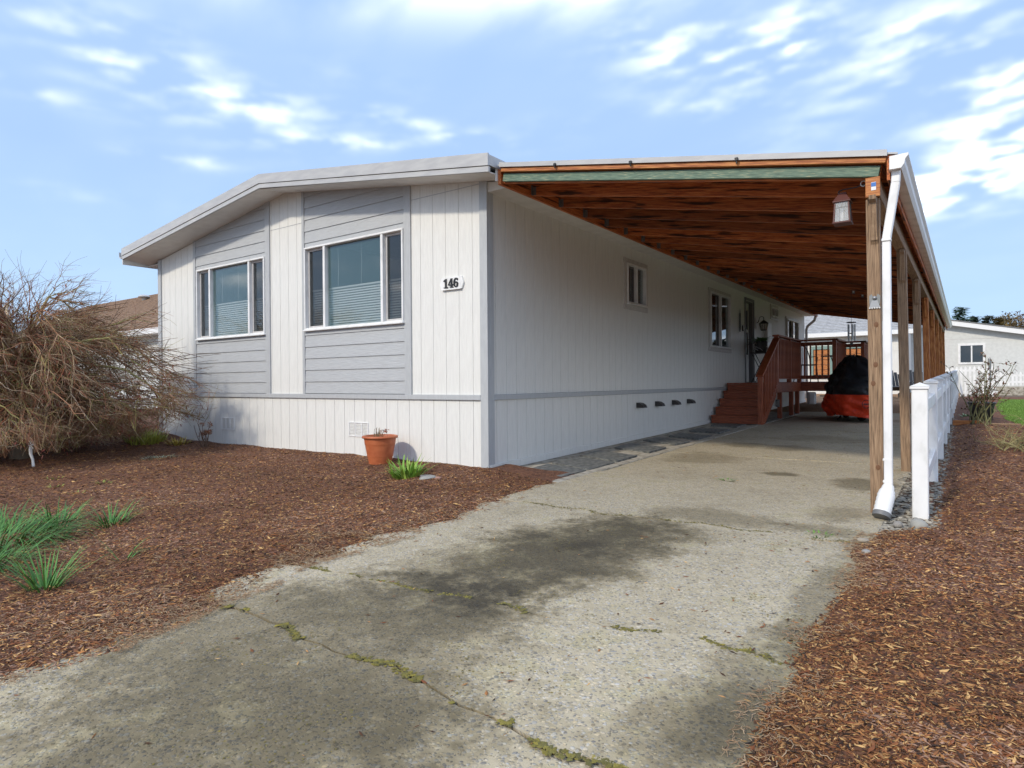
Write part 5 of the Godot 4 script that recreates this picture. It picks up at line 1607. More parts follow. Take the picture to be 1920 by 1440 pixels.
	for s in 4:
		g = Geo.new()
		g.abox(-0.048, 0.048, 0.016, 0.164, 0.049, 0.052)
		var gp := part(p, "pane", g.mesh(), M.pale_glass, Vector3.ZERO, Vector3(0, s * PI / 2, 0))
		g = Geo.new()
		for xx in [-0.016, 0.016]: g.abox(xx - 0.0015, xx + 0.0015, 0.016, 0.125, 0.0515, 0.0545)
		g.abox(-0.048, 0.048, 0.123, 0.1265, 0.0515, 0.0545)
		for xx in [-0.028, 0.0, 0.028]: g.abox(xx - 0.0015, xx + 0.0015, 0.1265, 0.164, 0.0515, 0.0545)
		part(gp, "leading", g.mesh(), M.galvanised)
	g = Geo.new(); g.lathe([Vector2(0.0, 0.015), Vector2(0.022, 0.015), Vector2(0.022, 0.09), Vector2(0.0, 0.095)], 14)
	part(p, "candle", g.mesh(), M.white)
	g = Geo.new()
	g.tube([Vector3(-0.03, 0.243, 0), Vector3(-0.025, 0.262, 0), Vector3(0.0, 0.272, 0), Vector3(0.05, 0.268, 0.02), Vector3(0.10, 0.263, 0.04), Vector3(0.165, 0.27, 0.08)], [0.006, 0.006, 0.006, 0.005, 0.005, 0.005], 7)
	part(p, "hook_arm", g.mesh(), M.bronze)
	g = Geo.new()
	var cv := []
	for k in 9: cv.append(Vector3(0.155, 0.272, 0.082) + Vector3(cos(k * 0.62 + 0.3), sin(k * 0.62 + 0.3), 0) * 0.02)
	g.tube(cv, taper(9, 0.004, 0.003), 6)
	part(p, "screw_hook", g.mesh(), M.white)
	# label on the beam end and angel on the post
	p = thing("beam_label", "small blue and white paper label stapled to the beam end", "label", Vector3(3.866, 2.44, 0.3145))
	part(p, "paper", bmesh(Vector3(0.032, 0.06, 0.003), 0.0005), M.white)
	part(p, "blue_print", bmesh(Vector3(0.0315, 0.030, 0.001), 0.0), M.blue, Vector3(0, 0.012, 0.002))
	p = thing("angel_ornament", "small pewter angel ornament fixed to the carport's front post", "ornament", Vector3(3.862, 1.60, 0.2475))
	g = Geo.new()
	g.prism(PackedVector2Array([Vector2(-0.038, -0.055), Vector2(0.038, -0.055), Vector2(0.018, 0.0), Vector2(-0.018, 0.0)]), Vector3.ZERO, X, Vector3.UP, Z, -0.002, 0.01)
	part(p, "gown", g.mesh(), M.pewter)
	for s in [-1.0, 1.0]:
		g = Geo.new()
		g.prism(PackedVector2Array([Vector2(0.0, -0.01), Vector2(s * 0.034, -0.03), Vector2(s * 0.037, 0.035), Vector2(s * 0.02, 0.05), Vector2(s * 0.006, 0.02)]), Vector3.ZERO, X, Vector3.UP, Z, -0.002, 0.004)
		part(p, "wing", g.mesh(), M.galvanised)
	g = Geo.new(); g.lathe([Vector2(0, -0.016), Vector2(0.012, -0.01), Vector2(0.016, 0.0), Vector2(0.012, 0.01), Vector2(0, 0.016)], 12, Vector3(0, 0.02, 0.008))
	part(p, "head", g.mesh(), M.pewter)
	g = Geo.new()
	for k in 5: g.lathe([Vector2(0, -0.008), Vector2(0.008, 0), Vector2(0, 0.008)], 8, Vector3(-0.032 + k * 0.016, -0.056, 0.006))
	part(p, "scalloped_hem", g.mesh(), M.white)
	# wall lantern by the door
	p = thing("wall_lantern", "black coach lantern with clear glass on the wall past the door", "lantern", Vector3(0.0, 2.30, -11.35))
	g = Geo.new(); g.abox(0.004, 0.024, 0.05, 0.33, -0.06, 0.06, 0.004)
	part(p, "back_plate", g.mesh(), M.white)
	g = Geo.new()
	g.tube([Vector3(0.02, 0.2, 0), Vector3(0.06, 0.22, 0), Vector3(0.09, 0.33, 0), Vector3(0.14, 0.36, 0), Vector3(0.19, 0.33, 0), Vector3(0.19, 0.25, 0)], [0.012, 0.010, 0.009, 0.009, 0.009, 0.012], 7)
	g.lathe([Vector2(0.01, 0.26), Vector2(0.05, 0.235), Vector2(0.11, 0.19), Vector2(0.115, 0.17)], 8, Vector3(0.19, 0, 0))
	g.lathe([Vector2(0.0, -0.01), Vector2(0.07, -0.01), Vector2(0.075, 0.01)], 8, Vector3(0.19, 0, 0))
	for k in 6:
		var a := TAU * k / 6
		g.tube([Vector3(0.19 + cos(a) * 0.073, 0.0, sin(a) * 0.073), Vector3(0.19 + cos(a) * 0.112, 0.18, sin(a) * 0.112)], [0.006, 0.006], 4)
	part(p, "frame", g.mesh(), M.black_metal)
	g = Geo.new(); g.lathe([Vector2(0.068, 0.01), Vector2(0.106, 0.175)], 6, Vector3(0.19, 0, 0))
	part(p, "glass", g.mesh(), M.pale_glass)
	# wall ornament and bell push
	p = thing("wall_ornament", "narrow dark metal wall ornament beside the side door", "ornament", Vector3(0.004, 2.43, -9.86))
	part(p, "panel", bmesh(Vector3(0.014, 0.44, 0.10), 0.004), M.galvanised, Vector3(0.01, -0.03, 0))
	g = Geo.new()
	for k in 8: g.tube([Vector3(0.02, -0.2 + k * 0.05, -0.04), Vector3(0.03, -0.175 + k * 0.05, 0.0), Vector3(0.02, -0.15 + k * 0.05, 0.04)], [0.005, 0.007, 0.005], 5)
	g.tube([Vector3(0.015, 0.18, 0), Vector3(0.015, 0.30, 0)], [0.012, 0.003], 6)
	part(p, "scrollwork", g.mesh(), M.bronze)
	p = thing("door_bell", "small dark doorbell box next to the wall ornament", "doorbell", Vector3(0.004, 2.28, -10.1))
	part(p, "housing", bmesh(Vector3(0.03, 0.14, 0.05), 0.006), M.bronze, Vector3(0.012, 0, 0))
	part(p, "button", bmesh(Vector3(0.008, 0.03, 0.02), 0.003), M.white, Vector3(0.03, -0.02, 0))
	# plant stand and potted plant on the deck
	p = thing("plant_stand", "black folding plant stand with crossed legs on the deck", "stand", Vector3(0.45, DECK, -10.0))
	part(p, "top", bmesh(Vector3(0.38, 0.02, 0.38), 0.004), M.black_metal, Vector3(0, 0.70, 0))
	for s in [-1.0, 1.0]:
		g = Geo.new()
		g.tube([Vector3(-0.17, 0, s * 0.16), Vector3(0.16, 0.69, s * 0.16)], [0.009, 0.009], 6); g.tube([Vector3(0.17, 0, s * 0.15), Vector3(-0.16, 0.69, s * 0.15)], [0.009, 0.009], 6)
		part(p, "crossed_legs", g.mesh(), M.black_metal)
	p = thing("potted_plant", "dark woven pot of green foliage on the black plant stand", "plant", Vector3(0.45, DECK + 0.711, -10.0))
	g = Geo.new(); g.lathe([Vector2(0, 0), Vector2(0.12, 0.0), Vector2(0.155, 0.12), Vector2(0.16, 0.26), Vector2(0.14, 0.27), Vector2(0.13, 0.24)], 20)
	part(p, "pot", g.mesh(), M.bronze)
	g = Geo.new()
	for k in 26:
		var a := rf(0, TAU); var y := rf(0.02, 0.2)
		g.tube([Vector3(cos(a) * 0.15, y, sin(a) * 0.15), Vector3(cos(a + 0.35) * 0.165, y + 0.05, sin(a + 0.35) * 0.165), Vector3(cos(a + 0.7) * 0.162, y + rf(-0.05, 0.07), sin(a + 0.7) * 0.162)], [0.006, 0.007, 0.005], 5)
	part(p, "weave", g.mesh(), M.window_trim)
	g = Geo.new(); g.colored = true
	for k in 170:
		var a := rf(0, TAU)
		g.col = Color(0.05, 0.13, 0.03).lerp(Color(0.16, 0.30, 0.08), rf(0, 1))
		g.blade(Vector3(cos(a) * rf(0, 0.1), 0.25, sin(a) * rf(0, 0.1)), Vector3(cos(a), rf(0.3, 1.4), sin(a)), rf(0.1, 0.3), 0.035, 1.2, 4)
	part(p, "foliage", g.mesh(), M.leafs)
	# wind chime
	p = thing("wind_chime", "bronze tube wind chime hanging under the carport roof", "wind chime", Vector3(2.63, 1.70, -8.0))
	g = Geo.new(); g.lathe([Vector2(0, 0.40), Vector2(0.085, 0.40), Vector2(0.085, 0.415), Vector2(0, 0.42)], 16)
	part(p, "top_disc", g.mesh(), M.bronze)
	for k in 5:
		var a := TAU * k / 5
		g = Geo.new(); g.tube([Vector3(cos(a) * 0.06, 0.05 + 0.03 * (k % 3), sin(a) * 0.06), Vector3(cos(a) * 0.06, 0.37, sin(a) * 0.06)], [0.013, 0.013], 8, true)
		part(p, "chime_tube", g.mesh(), M.pewter)
	g = Geo.new(); g.tube([Vector3(0, 0.0, 0), Vector3(0, 0.40, 0), Vector3(0, 0.41 + deck_y(2.63) - 0.15 - 2.1, 0)], [0.003, 0.003, 0.003], 4)
	g.lathe([Vector2(0, 0.19), Vector2(0.03, 0.19), Vector2(0.03, 0.21), Vector2(0, 0.21)], 10)
	g.abox(-0.025, 0.025, -0.03, 0.02, -0.002, 0.002)
	part(p, "cord_and_striker", g.mesh(), M.bronze)
	# small fittings in the carport ceiling
	for q in [[2.58, -8.748, "small grey junction box on a carport joist"], [2.67, -9.348, "small grey ring bolt box on the next joist behind"]]:
		p = thing("ceiling_box", q[2], "junction box", Vector3(q[0], deck_y(q[0]) - 0.1, q[1] + 0.022))
		part(p, "box_body", bmesh(Vector3(0.05, 0.09, 0.03), 0.004), M.galvanised, Vector3(0, 0, 0.012))
		part(p, "box_cover", bmesh(Vector3(0.03, 0.05, 0.008), 0.002), M.white, Vector3(0, 0.0, 0.03))
	# motorcycle under its cover
	build_motorcycle()
	# things under and beyond the deck
	p = thing("outlet_box", "grey weatherproof outlet box on the first deck post", "outlet", Vector3(1.03, 0.50, -9.24))
	part(p, "box_body", bmesh(Vector3(0.08, 0.16, 0.06), 0.008), M.galvanised, Vector3(-0.03, 0, 0.015))
	part(p, "flap", bmesh(Vector3(0.06, 0.1, 0.01), 0.003), M.steel, Vector3(-0.03, 0, 0.05))
	p = thing("utility_box", "pale plastic utility box hanging under the deck", "utility box", Vector3(1.35, 0.42, -11.12))
	part(p, "box_body", bmesh(Vector3(0.20, 0.30, 0.10), 0.02), M.window_trim, Vector3(0, 0.15, 0))
	part(p, "box_lid", bmesh(Vector3(0.12, 0.26, 0.04), 0.012), M.white, Vector3(0.03, 0.14, 0.06))
	p = thing("conduit_pipe", "thin pale conduit pipe running under the deck", "pipe", Vector3(1.6, 0.62, -11.3))
	g = Geo.new(); g.tube([Vector3(-0.1, 0, 0), Vector3(0.5, 0.0, 0), Vector3(0.9, -0.01, 0)], [0.014, 0.014, 0.014], 7, true)
	part(p, "pipe_run", g.mesh(), M.white)
	# bistro chairs and table on the deck
	for q in [[1.02, -12.2, 0.6, "black metal patio chair on the deck beside the home"], [2.0, -14.6, -1.2, "black metal patio chair farther back on the deck"]]:
		p = thing("patio_chair", q[3], "chair", Vector3(q[0], DECK, q[1]), q[2])
		part(p, "seat", bmesh(Vector3(0.42, 0.03, 0.42), 0.008), M.black_metal, Vector3(0, 0.44, 0))
		for s in [[-0.19, -0.19], [0.19, -0.19], [-0.19, 0.19], [0.19, 0.19]]:
			g = Geo.new(); g.tube([Vector3(s[0] * 1.15, 0, s[1] * 1.15), Vector3(s[0], 0.44, s[1])], [0.012, 0.012], 6); part(p, "leg", g.mesh(), M.black_metal)
		g = Geo.new()
		var arc := []
		for k in 13: arc.append(Vector3(cos(PI * k / 12.0) * 0.2, 0.45 + sin(PI * k / 12.0) * 0.5, -0.2))
		g.tube(arc, taper(13, 0.012, 0.012), 6)
		for k in 5: g.tube([Vector3(-0.12 + 0.06 * k, 0.45, -0.2), Vector3(-0.12 + 0.06 * k, 0.9 - absf(k - 2) * 0.05, -0.2)], [0.007, 0.007], 5)
		part(p, "backrest", g.mesh(), M.black_metal)
		g = Geo.new()
		for s in [-1.0, 1.0]: g.tube([Vector3(s * 0.2, 0.65, -0.2), Vector3(s * 0.25, 0.66, 0.0), Vector3(s * 0.22, 0.64, 0.18), Vector3(s * 0.2, 0.44, 0.19)], [0.01, 0.01, 0.01, 0.01], 5)
		part(p, "armrest", g.mesh(), M.black_metal)
	p = thing("patio_table", "round black patio table on the deck between chairs", "table", Vector3(1.55, DECK, -13.6))
	g = Geo.new(); g.lathe([Vector2(0, 0.69), Vector2(0.40, 0.69), Vector2(0.41, 0.70), Vector2(0.40, 0.715), Vector2(0, 0.715)], 24)
	part(p, "top", g.mesh(), M.black_metal)
	for k in 3:
		var a := TAU * k / 3
		g = Geo.new(); g.tube([Vector3(cos(a) * 0.32, 0, sin(a) * 0.32), Vector3(cos(a) * 0.08, 0.35, sin(a) * 0.08), Vector3(cos(a) * 0.25, 0.69, sin(a) * 0.25)], [0.013, 0.013, 0.013], 6)
		part(p, "leg", g.mesh(), M.black_metal)
	# adirondack chairs
	var adk := [[2.36, -21.0, 0.5, "black slatted garden chair beside the low grey side table"], [2.75, -23.0, 0.3, "black slatted garden chair set back behind the other two"], [3.28, -20.6, 0.1, "black slatted garden chair nearest the picket fence"]]
	for q in adk:
		p = thing("garden_chair", q[3], "chair", Vector3(q[0], ground_y(0, q[1]), q[1]), q[2], "garden chairs on the leaf litter")
		for k in 5:
			part(p, "back_slat", bmesh(Vector3(0.10, 0.78 - absf(k - 2) * 0.07, 0.02), 0.004), M.plastic_black, Vector3(-0.24 + 0.12 * k, 0.62 - absf(k - 2) * 0.035, -0.22), Vector3(-0.35, 0, 0))
		for k in 4:
			part(p, "seat_slat", bmesh(Vector3(0.56, 0.02, 0.11), 0.004), M.plastic_black, Vector3(0, 0.28 + 0.03 * k, -0.1 + 0.125 * k), Vector3(-0.25, 0, 0))
		for s in [-1.0, 1.0]:
			part(p, "arm", bmesh(Vector3(0.13, 0.024, 0.66), 0.006), M.plastic_black, Vector3(s * 0.34, 0.55, 0.04))
			part(p, "leg", bmesh(Vector3(0.03, 0.55, 0.11), 0.004), M.plastic_black, Vector3(s * 0.31, 0.275, 0.28))
			part(p, "rear_leg", bmesh(Vector3(0.03, 0.14, 0.8), 0.004), M.plastic_black, Vector3(s * 0.28, 0.2, -0.08), Vector3(-0.32, 0, 0))
	p = thing("side_table", "low grey side table beside the garden chairs", "table", Vector3(2.55, ground_y(0, -18.5), -18.5))
	part(p, "top", bmesh(Vector3(0.42, 0.03, 0.42), 0.006), M.galvanised, Vector3(0, 0.46, 0))
	for s in [[-0.17, -0.17], [0.17, -0.17], [-0.17, 0.17], [0.17, 0.17]]: part(p, "leg", bmesh(Vector3(0.04, 0.45, 0.04), 0.003), M.galvanised, Vector3(s[0], 0.222, s[1]))
	# black tub, timber edging
	p = thing("planter_tub", "large black plastic planter tub in the mulch bed", "planter", Vector3(4.66, ground_y(0, -9.9) + 0.02, -9.9))
	part(p, "body", tub([Vector2(0, 0), Vector2(0.17, 0), Vector2(0.20, 0.25), Vector2(0.215, 0.33)], 24), M.plastic_black)
	part(p, "rim", tub([Vector2(0.215, 0.33), Vector2(0.235, 0.335), Vector2(0.235, 0.36), Vector2(0.215, 0.365), Vector2(0.2, 0.34), Vector2(0.195, 0.28), Vector2(0, 0.28)], 24), M.plastic_black)
	p = thing("edging_board", "orange-brown timber edging board across the mulch bed", "board", Vector3(4.2, ground_y(0, -8.7), -8.7))
	part(p, "board", bmesh(Vector3(0.44, 0.10, 0.04), 0.006), M.orange_x, Vector3(0.23, 0.05, 0))
	p = thing("edging_board", "grey weathered edging board butting the orange-brown one", "board", Vector3(4.65, ground_y(0, -8.8), -8.72))
	part(p, "board", bmesh(Vector3(0.7, 0.06, 0.04), 0.006), M.beam_z, Vector3(0.36, 0.03, 0))
	# stake ornament under the maple
	p = thing("garden_stake", "weathered white garden ornament leaning in the mulch under the maple", "ornament", gy(-5.45, 2.62))
	g = Geo.new(); g.tube([Vector3(0.05, -0.03, 0), Vector3(0.02, 0.08, 0), Vector3(-0.02, 0.16, 0.01), Vector3(-0.05, 0.24, 0)], [0.018, 0.016, 0.020, 0.022], 8, true)
	part(p, "stake", g.mesh(), M.white)
	g = Geo.new()
	for k in 7:
		var a := TAU * k / 7
		g.box(Transform3D(Basis(Vector3(0, 0, 1), a) * Basis(Vector3.UP, 0.4), Vector3(-0.05 + cos(a) * 0.05, 0.28 + sin(a) * 0.045, 0)), Vector3(0.06, 0.025, 0.01), 0.004)
	part(p, "petals", g.mesh(), M.white)

func build_motorcycle() -> void:
	var c := Vector3(2.46, 0, -9.55)
	var gyv := ground_y(0, c.z)
	var p := thing("covered_motorcycle", "motorcycle under a black and orange-red cover parked by the deck", "motorcycle", Vector3(c.x, gyv, c.z), 0.35)
	var n := 72
	# rings: height above ground, radius factor
	var prof := [[1.37, 0.02], [1.355, 0.16], [1.31, 0.34], [1.22, 0.48], [1.08, 0.60], [0.94, 0.74], [0.82, 0.86], [0.68, 0.94], [0.55, 0.98]]
	var red := [[0.55, 0.985], [0.42, 1.02], [0.28, 1.0], [0.16, 0.93], [0.11, 0.90]]
	var make := func(rows: Array) -> ArrayMesh:
		var g := Geo.new()
		var sub := 4
		var lines := []
		for k in rows.size() - 1:
			for s in sub: lines.append([lerpf(rows[k][0], rows[k + 1][0], s / float(sub)), lerpf(rows[k][1], rows[k + 1][1], s / float(sub))])
		lines.append(rows[-1])
		for l in lines:
			for k in n:
				var a := TAU * k / n
				var hx := 0.50
				var hz := 1.02
				var r := 1.0 / pow(pow(absf(cos(a)) / hx, 2.6) + pow(absf(sin(a)) / hz, 2.6), 1 / 2.6)
				# the front wheel and fairing push the cover out low down at the front
				var front := maxf(0.0, sin(a))
				var y: float = l[0]
				var f: float = l[1]
				f += 0.14 * front * smoothstep(1.25, 0.9, y) * smoothstep(0.4, 0.7, y)
				var low := 1.0 - smoothstep(0.55, 1.2, y)
				var fold := sin(a * 17.0 + wob.get_noise_2d(y * 2.0, a * 2.0) * 5.0) * 0.034 + wob.get_noise_3d(cos(a) * 3.0, y * 4.0, sin(a) * 3.0) * 0.11 + wob.get_noise_3d(cos(a) * 9.0, y * 6.0 + cos(a) * 6.0, sin(a) * 9.0) * 0.05
				r = r * f + fold * (0.35 + f) * (0.8 if low > 0.6 else 1.0)
				var hump := Vector3(0.06, 0, -0.1) * (1.0 - f)
				var yy := y + (0.04 * sin(a * 3.0 + 1.0) if y < 0.12 else 0.0) + (wob.get_noise_2d(cos(a) * 2.0, sin(a) * 2.0 + y) * 0.05 if y > 0.6 else 0.0)
				g.vert(hump + Vector3(cos(a) * r, yy, sin(a) * r), Vector3.UP)
		for j in lines.size() - 1:
			for k in n:
				var a := j * n + k
				var b := j * n + (k + 1) % n
				g.ix.append_array(PackedInt32Array([a, a + n, b, b, a + n, b + n]))
		# smooth normals
		var nn := PackedVector3Array(); nn.resize(g.v.size())
		for k in range(0, g.ix.size(), 3):
			var f3 := (g.v[g.ix[k + 2]] - g.v[g.ix[k]]).cross(g.v[g.ix[k + 1]] - g.v[g.ix[k]])
			for e in 3: nn[g.ix[k + e]] += f3
		for k in nn.size():
			var out := Vector3(g.v[k].x, 0.3, g.v[k].z)
			g.n[k] = nn[k].normalized() * (1.0 if nn[k].dot(out) > 0 else -1.0)
		return g.mesh()
	part(p, "cover_top", make.call(prof), M.cloth_black)
	var sk := part(p, "cover_skirt", make.call(red), M.cloth_red)
	sk.set_meta("label", "orange-red lower skirt of the cover")
	# print on the skirt: an emblem and lettering, on the side towards the driveway
	var fnt := SystemFont.new()
	fnt.font_names = PackedStringArray(["Droid Sans"]); fnt.font_weight = 700
	var word := "HARLEY"
	for k in word.length():
		var a := PI * 0.5 - 0.10 - k * 0.11
		var tm := TextMesh.new()
		tm.text = word[k]; tm.font = fnt; tm.font_size = 32; tm.pixel_size = 0.0052; tm.depth = 0.004
		var r := 1.0 / pow(pow(absf(cos(a)) / 0.5, 2.6) + pow(absf(sin(a)) / 1.02, 2.6), 1 / 2.6) * 1.02 + 0.08
		part(sk, "letter", tm, M.ink, Vector3(cos(a) * r, 0.36, sin(a) * r), Vector3(0, PI / 2 - a, 0))
	var g := Geo.new()
	var ring := []
	for k in 17: ring.append(Vector3(cos(TAU * k / 16) * 0.07, sin(TAU * k / 16) * 0.08, 0))
	g.tube(ring, taper(17, 0.006, 0.006), 5)
	g.abox(-0.05, 0.05, -0.012, 0.012, -0.003, 0.004)
	part(sk, "emblem", g.mesh(), M.ink, Vector3(-0.03, 0.37, 1.13), Vector3(0, -0.03, 0))
	for z in [0.66, -0.72]:
		g = Geo.new()
		var pts := []
		for k in 25: pts.append(Vector3(0, 0.32 + sin(TAU * k / 24) * 0.25, z + cos(TAU * k / 24) * 0.25))
		g.tube(pts, taper(25, 0.065, 0.065), 8)
		var w := part(p, "wheel", g.mesh(), M.rubber)
		g = Geo.new(); g.tube([Vector3(-0.04, 0.32, z), Vector3(0.04, 0.32, z)], [0.17, 0.17], 20, true)
		part(w, "rim", g.mesh(), M.steel)
	g = Geo.new()
	g.tube([Vector3(-0.12, 0.22, 0.1), Vector3(-0.28, 0.1, 0.16), Vector3(-0.36, 0.012, 0.22)], [0.014, 0.013, 0.012], 7, true)
	part(p, "kick_stand", g.mesh(), M.black_metal)
	for s in [-1.0, 1.0]:
		g = Geo.new()
		g.tube([Vector3(s * 0.22, 0.2, 0.3), Vector3(s * 0.24, 0.16, -0.2), Vector3(s * 0.26, 0.2, -0.9)], [0.035, 0.045, 0.05], 10, true)
		part(p, "exhaust_pipe", g.mesh(), M.steel)
	g = Geo.new()
	g.abox(-0.2, 0.2, 0.14, 0.5, -0.4, 0.35, 0.03)
	part(p, "engine", g.mesh(), M.black_metal)

# ------------------------------------------------------------------ loose ground cover
func build_mulch() -> void:
	var eye := Vector3(4.417, 0, 5.708)
	var ch := Geo.new()
	for e in [[-0.5, 0.5]]:
		var a := Vector3(-0.5, 0.0, 0.0); var b := Vector3(0.5, 0.05, 0.02)
		var l := Vector3(0.05, 0.0, 0.17); var r := Vector3(-0.04, 0.02, -0.16); var t := Vector3(0.0, 0.14, 0.01)
		ch.tri(a, l, t, Vector3(-1, 1, 1)); ch.tri(a, t, r, Vector3(-1, 1, -1)); ch.tri(b, t, l, Vector3(1, 1, 1)); ch.tri(b, r, t, Vector3(1, 1, -1)); ch.tri(a, r, b, Vector3.DOWN); ch.tri(a, b, l, Vector3.DOWN)
	var chip := ch.mesh()
	var xf := []; var cs := []
	var pal := [Color(0.154, 0.056, 0.018), Color(0.231, 0.088, 0.028), Color(0.065, 0.026, 0.010), Color(0.295, 0.126, 0.038), Color(0.371, 0.186, 0.064), Color(0.033, 0.015, 0.007), Color(0.538, 0.325, 0.125), Color(0.193, 0.063, 0.020), Color(0.090, 0.036, 0.014)]
	for k in 650000:
		var az := deg_to_rad(rf(-84, 12))
		var r := 1.3 * pow(14.0 / 1.3, rf(0, 1))
		var x := eye.x + sin(az) * r
		var z := eye.z - cos(az) * r
		if not (in_left(x, z) if x < 2.6 else in_right(x, z)): continue
		# a few chips stray over the edges
		var patch := wob.get_noise_2d(x * 0.55 + 40, z * 0.55)
		var ln := (rf(0.007, 0.026) if rf(0, 1) < 0.94 else rf(0.026, 0.05)) * (1.0 + 0.05 * r)
		var b := Basis(Vector3.UP, rf(0, TAU)) * Basis(Vector3.RIGHT, rf(-0.6, 0.6)) * Basis(Vector3(0, 0, 1), rf(-0.35, 0.35))
		b = b.scaled_local(Vector3(ln, ln * rf(0.35, 0.8), ln * rf(0.5, 1.0)))
		xf.append(Transform3D(b, Vector3(x, mulch_y(x, z) + rf(-0.002, 0.008), z)))
		var c: Color = pal[rng.randi() % pal.size()] * (rf(0.75, 1.25) + patch * 0.5)
		if patch > 0.12 and rf(0, 1) < 0.25: c = Color(0.34, 0.20, 0.13) * rf(0.7, 1.2)
		cs.append(c)
	scatter("bark_chips", "loose red-brown bark chips covering the mulch beds", "mulch", chip, M.tinted, xf, cs)
	# straw: dry curled grass along the bed edges
	var st := Geo.new()
	st.tube([Vector3(-0.5, 0, 0), Vector3(-0.2, 0.12, 0.1), Vector3(0.15, 0.1, -0.05), Vector3(0.5, 0.0, 0.12)], [0.025, 0.03, 0.03, 0.015], 3)
	var straw := st.mesh()
	xf = []; cs = []
	for k in 17000:
		var z := rf(0.9, 5.6)
		var x := 0.0
		var m := rf(0, 1)
		if m < 0.55: x = bed_edge(z) - absf(rng.randfn(0, 0.30)) + 0.05
		elif m < 0.72: x = right_edge(z) + absf(rng.randfn(0, 0.12)) - 0.03
		else: x = rf(-1.5, 1.3)
		if m >= 0.72 and (wob.get_noise_2d(x * 1.1 + 3, z * 1.1) < 0.12 or z < 2.6): continue
		if m < 0.72 and wob.get_noise_2d(x * 1.3, z * 1.3 + 50) < -0.08: continue
		if x < 2.6 and z < 2.4 and rf(0, 1) < 0.75: continue
		var y := mulch_y(x, z) if (x < bed_edge(z) or x > right_edge(z)) else ground_y(x, z) + 0.004
		var ln := rf(0.015, 0.055)
		var b := Basis(Vector3.UP, rf(0, TAU)) * Basis(Vector3.RIGHT, rf(-0.9, 0.9))
		xf.append(Transform3D(b.scaled_local(Vector3(ln, ln, ln)), Vector3(x, y + rf(0.0, 0.012), z)))
		cs.append(Color(0.46, 0.34, 0.21).lerp(Color(0.30, 0.17, 0.09), rf(0, 1)) * rf(0.7, 1.25))
	scatter("dry_straw", "curled dry grass strands along the mulch edges", "straw", straw, M.tinted, xf, cs)
	# pebbles of the gravel strip
	var pb := Geo.new()
	pb.lathe([Vector2(0.0, -0.3), Vector2(0.8, -0.1), Vector2(1.0, 0.1), Vector2(0.6, 0.42), Vector2(0, 0.5)], 8)
	xf = []; cs = []
	for k in 4200:
		var z := 0.95 - pow(rf(0, 1), 1.7) * 12.5
		var x := rf(3.86, 4.3)
		var s := rf(0.008, 0.024)
		xf.append(Transform3D(Basis(Vector3.UP, rf(0, TAU)).scaled_local(Vector3(s, s * rf(0.5, 0.9), s * rf(0.6, 1.0))), Vector3(x, ground_y(x, z) - 0.006, z)))
		cs.append(Color(0.24, 0.22, 0.18).lerp(Color(0.42, 0.38, 0.30), rf(0, 1)) * rf(0.5, 1.15))
	scatter("pebbles", "rounded river pebbles between the posts and the fence", "gravel", pb.mesh(), M.stone, xf, cs)
	# moss in the cracks and on the slabs
	var mo := Geo.new()
	for k in 7:
		var a := k * 2.4
		mo.lathe([Vector2(0.42, 0.0), Vector2(0.36, 0.14), Vector2(0.18, 0.26), Vector2(0.0, 0.3)], 6, Vector3(cos(a), 0, sin(a)) * (0.12 * k))
	xf = []; cs = []
	for j in [[1, 1100, 0.0075], [2, 1000, 0.006], [3, 600, 0.005], [4, 160, 0.004]]:
		for k in j[1]:
			var x := rf(1.3, 3.85)
			if wob.get_noise_2d(x * 2.4, j[0] * 11.0) < -0.12: continue
			var z: float = joint_z(j[0], x) + rng.randfn(0, 0.012)
			var s: float = j[2] * rf(0.4, 1.7)
			xf.append(Transform3D(Basis(Vector3.UP, rf(0, TAU)).scaled_local(Vector3(s, s * 0.8, s)), Vector3(x, ground_y(x, z) + 0.001, z)))
			cs.append(Color(0.20, 0.165, 0.025).lerp(Color(0.09, 0.085, 0.03), rf(0, 1)) * rf(0.7, 1.4))
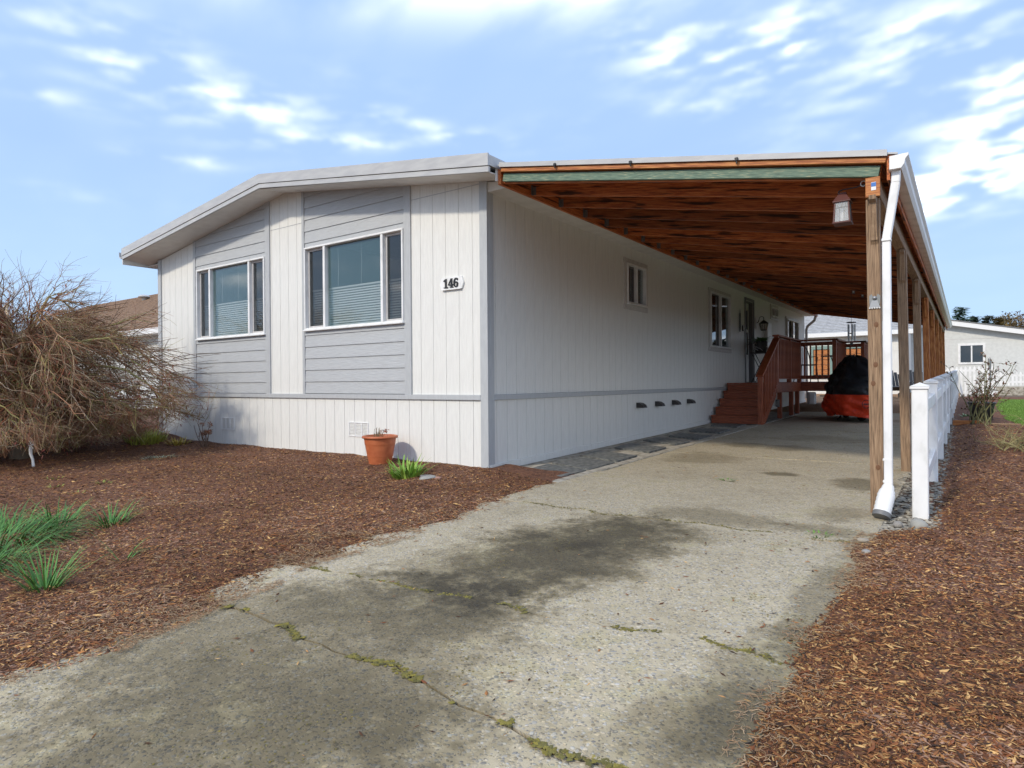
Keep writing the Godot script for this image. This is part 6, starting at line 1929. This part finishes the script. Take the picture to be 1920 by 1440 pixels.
	for k in 12000:
		var x := rf(1.5, 3.9)
		var z := rf(0.9, 5.6)
		var d := wob.get_noise_2d(x * 1.3 + 9, z * 1.3) + 0.35 * smoothstep(3.4, 3.9, x) + 0.3 * smoothstep(3.4, 4.2, z) * smoothstep(3.3, 2.4, x)
		if d < 0.26: continue
		var s := rf(0.0015, 0.005)
		xf.append(Transform3D(Basis(Vector3.UP, rf(0, TAU)).scaled_local(Vector3(s, s * 0.45, s)), Vector3(x, ground_y(x, z) + 0.002, z)))
		cs.append(Color(0.20, 0.15, 0.02).lerp(Color(0.12, 0.11, 0.04), rf(0, 1)) * rf(0.7, 1.4))
	scatter("moss", "yellow-green moss cushions in the driveway cracks", "moss", mo.mesh(), M.tinted, xf, cs)
	# bits of bark and leaf blown over the concrete
	xf = []; cs = []
	for k in 2600:
		var z := rf(-8.0, 5.5)
		var x := rf(1.35, 3.85)
		if rf(0, 1) > 0.25 + 0.75 * smoothstep(2.6, 3.9, x): continue
		var ln := rf(0.010, 0.045)
		var b := Basis(Vector3.UP, rf(0, TAU)) * Basis(Vector3.RIGHT, rf(-0.3, 0.3))
		xf.append(Transform3D(b.scaled_local(Vector3(ln, ln * 0.6, ln * rf(0.5, 1.0))), Vector3(x, ground_y(x, z) + 0.004, z)))
		cs.append(pal[rng.randi() % pal.size()] * rf(0.6, 1.4))
	scatter("litter", "scattered bark and leaf bits on the driveway", "litter", chip, M.tinted, xf, cs)
	# grass of the lawn
	var bl := Geo.new()
	for k in 5: bl.blade(Vector3(rf(-0.5, 0.5), 0, rf(-0.5, 0.5)) * 0.02, Vector3(rf(-0.6, 0.6), 1, rf(-0.6, 0.6)), rf(0.03, 0.05), 0.006, 0.8, 3)
	xf = []; cs = []
	for k in 42000:
		var z := -8.0 - 11.0 * pow(rf(0, 1), 1.3)
		var x := lawn_edge(z) + 0.02 + rf(0, 1) * (3.0 + 0.35 * (-8.0 - z) * -0.2)
		xf.append(Transform3D(Basis(Vector3.UP, rf(0, TAU)).scaled(Vector3.ONE * rf(0.7, 1.3)), Vector3(x, ground_y(x, z) + 0.028, z)))
		cs.append(Color(0.12, 0.25, 0.03).lerp(Color(0.24, 0.38, 0.06), rf(0, 1)) * rf(0.75, 1.2))
	scatter("lawn_grass", "short green blades of the lawn", "grass", bl.mesh(), M.leafs, xf, cs)
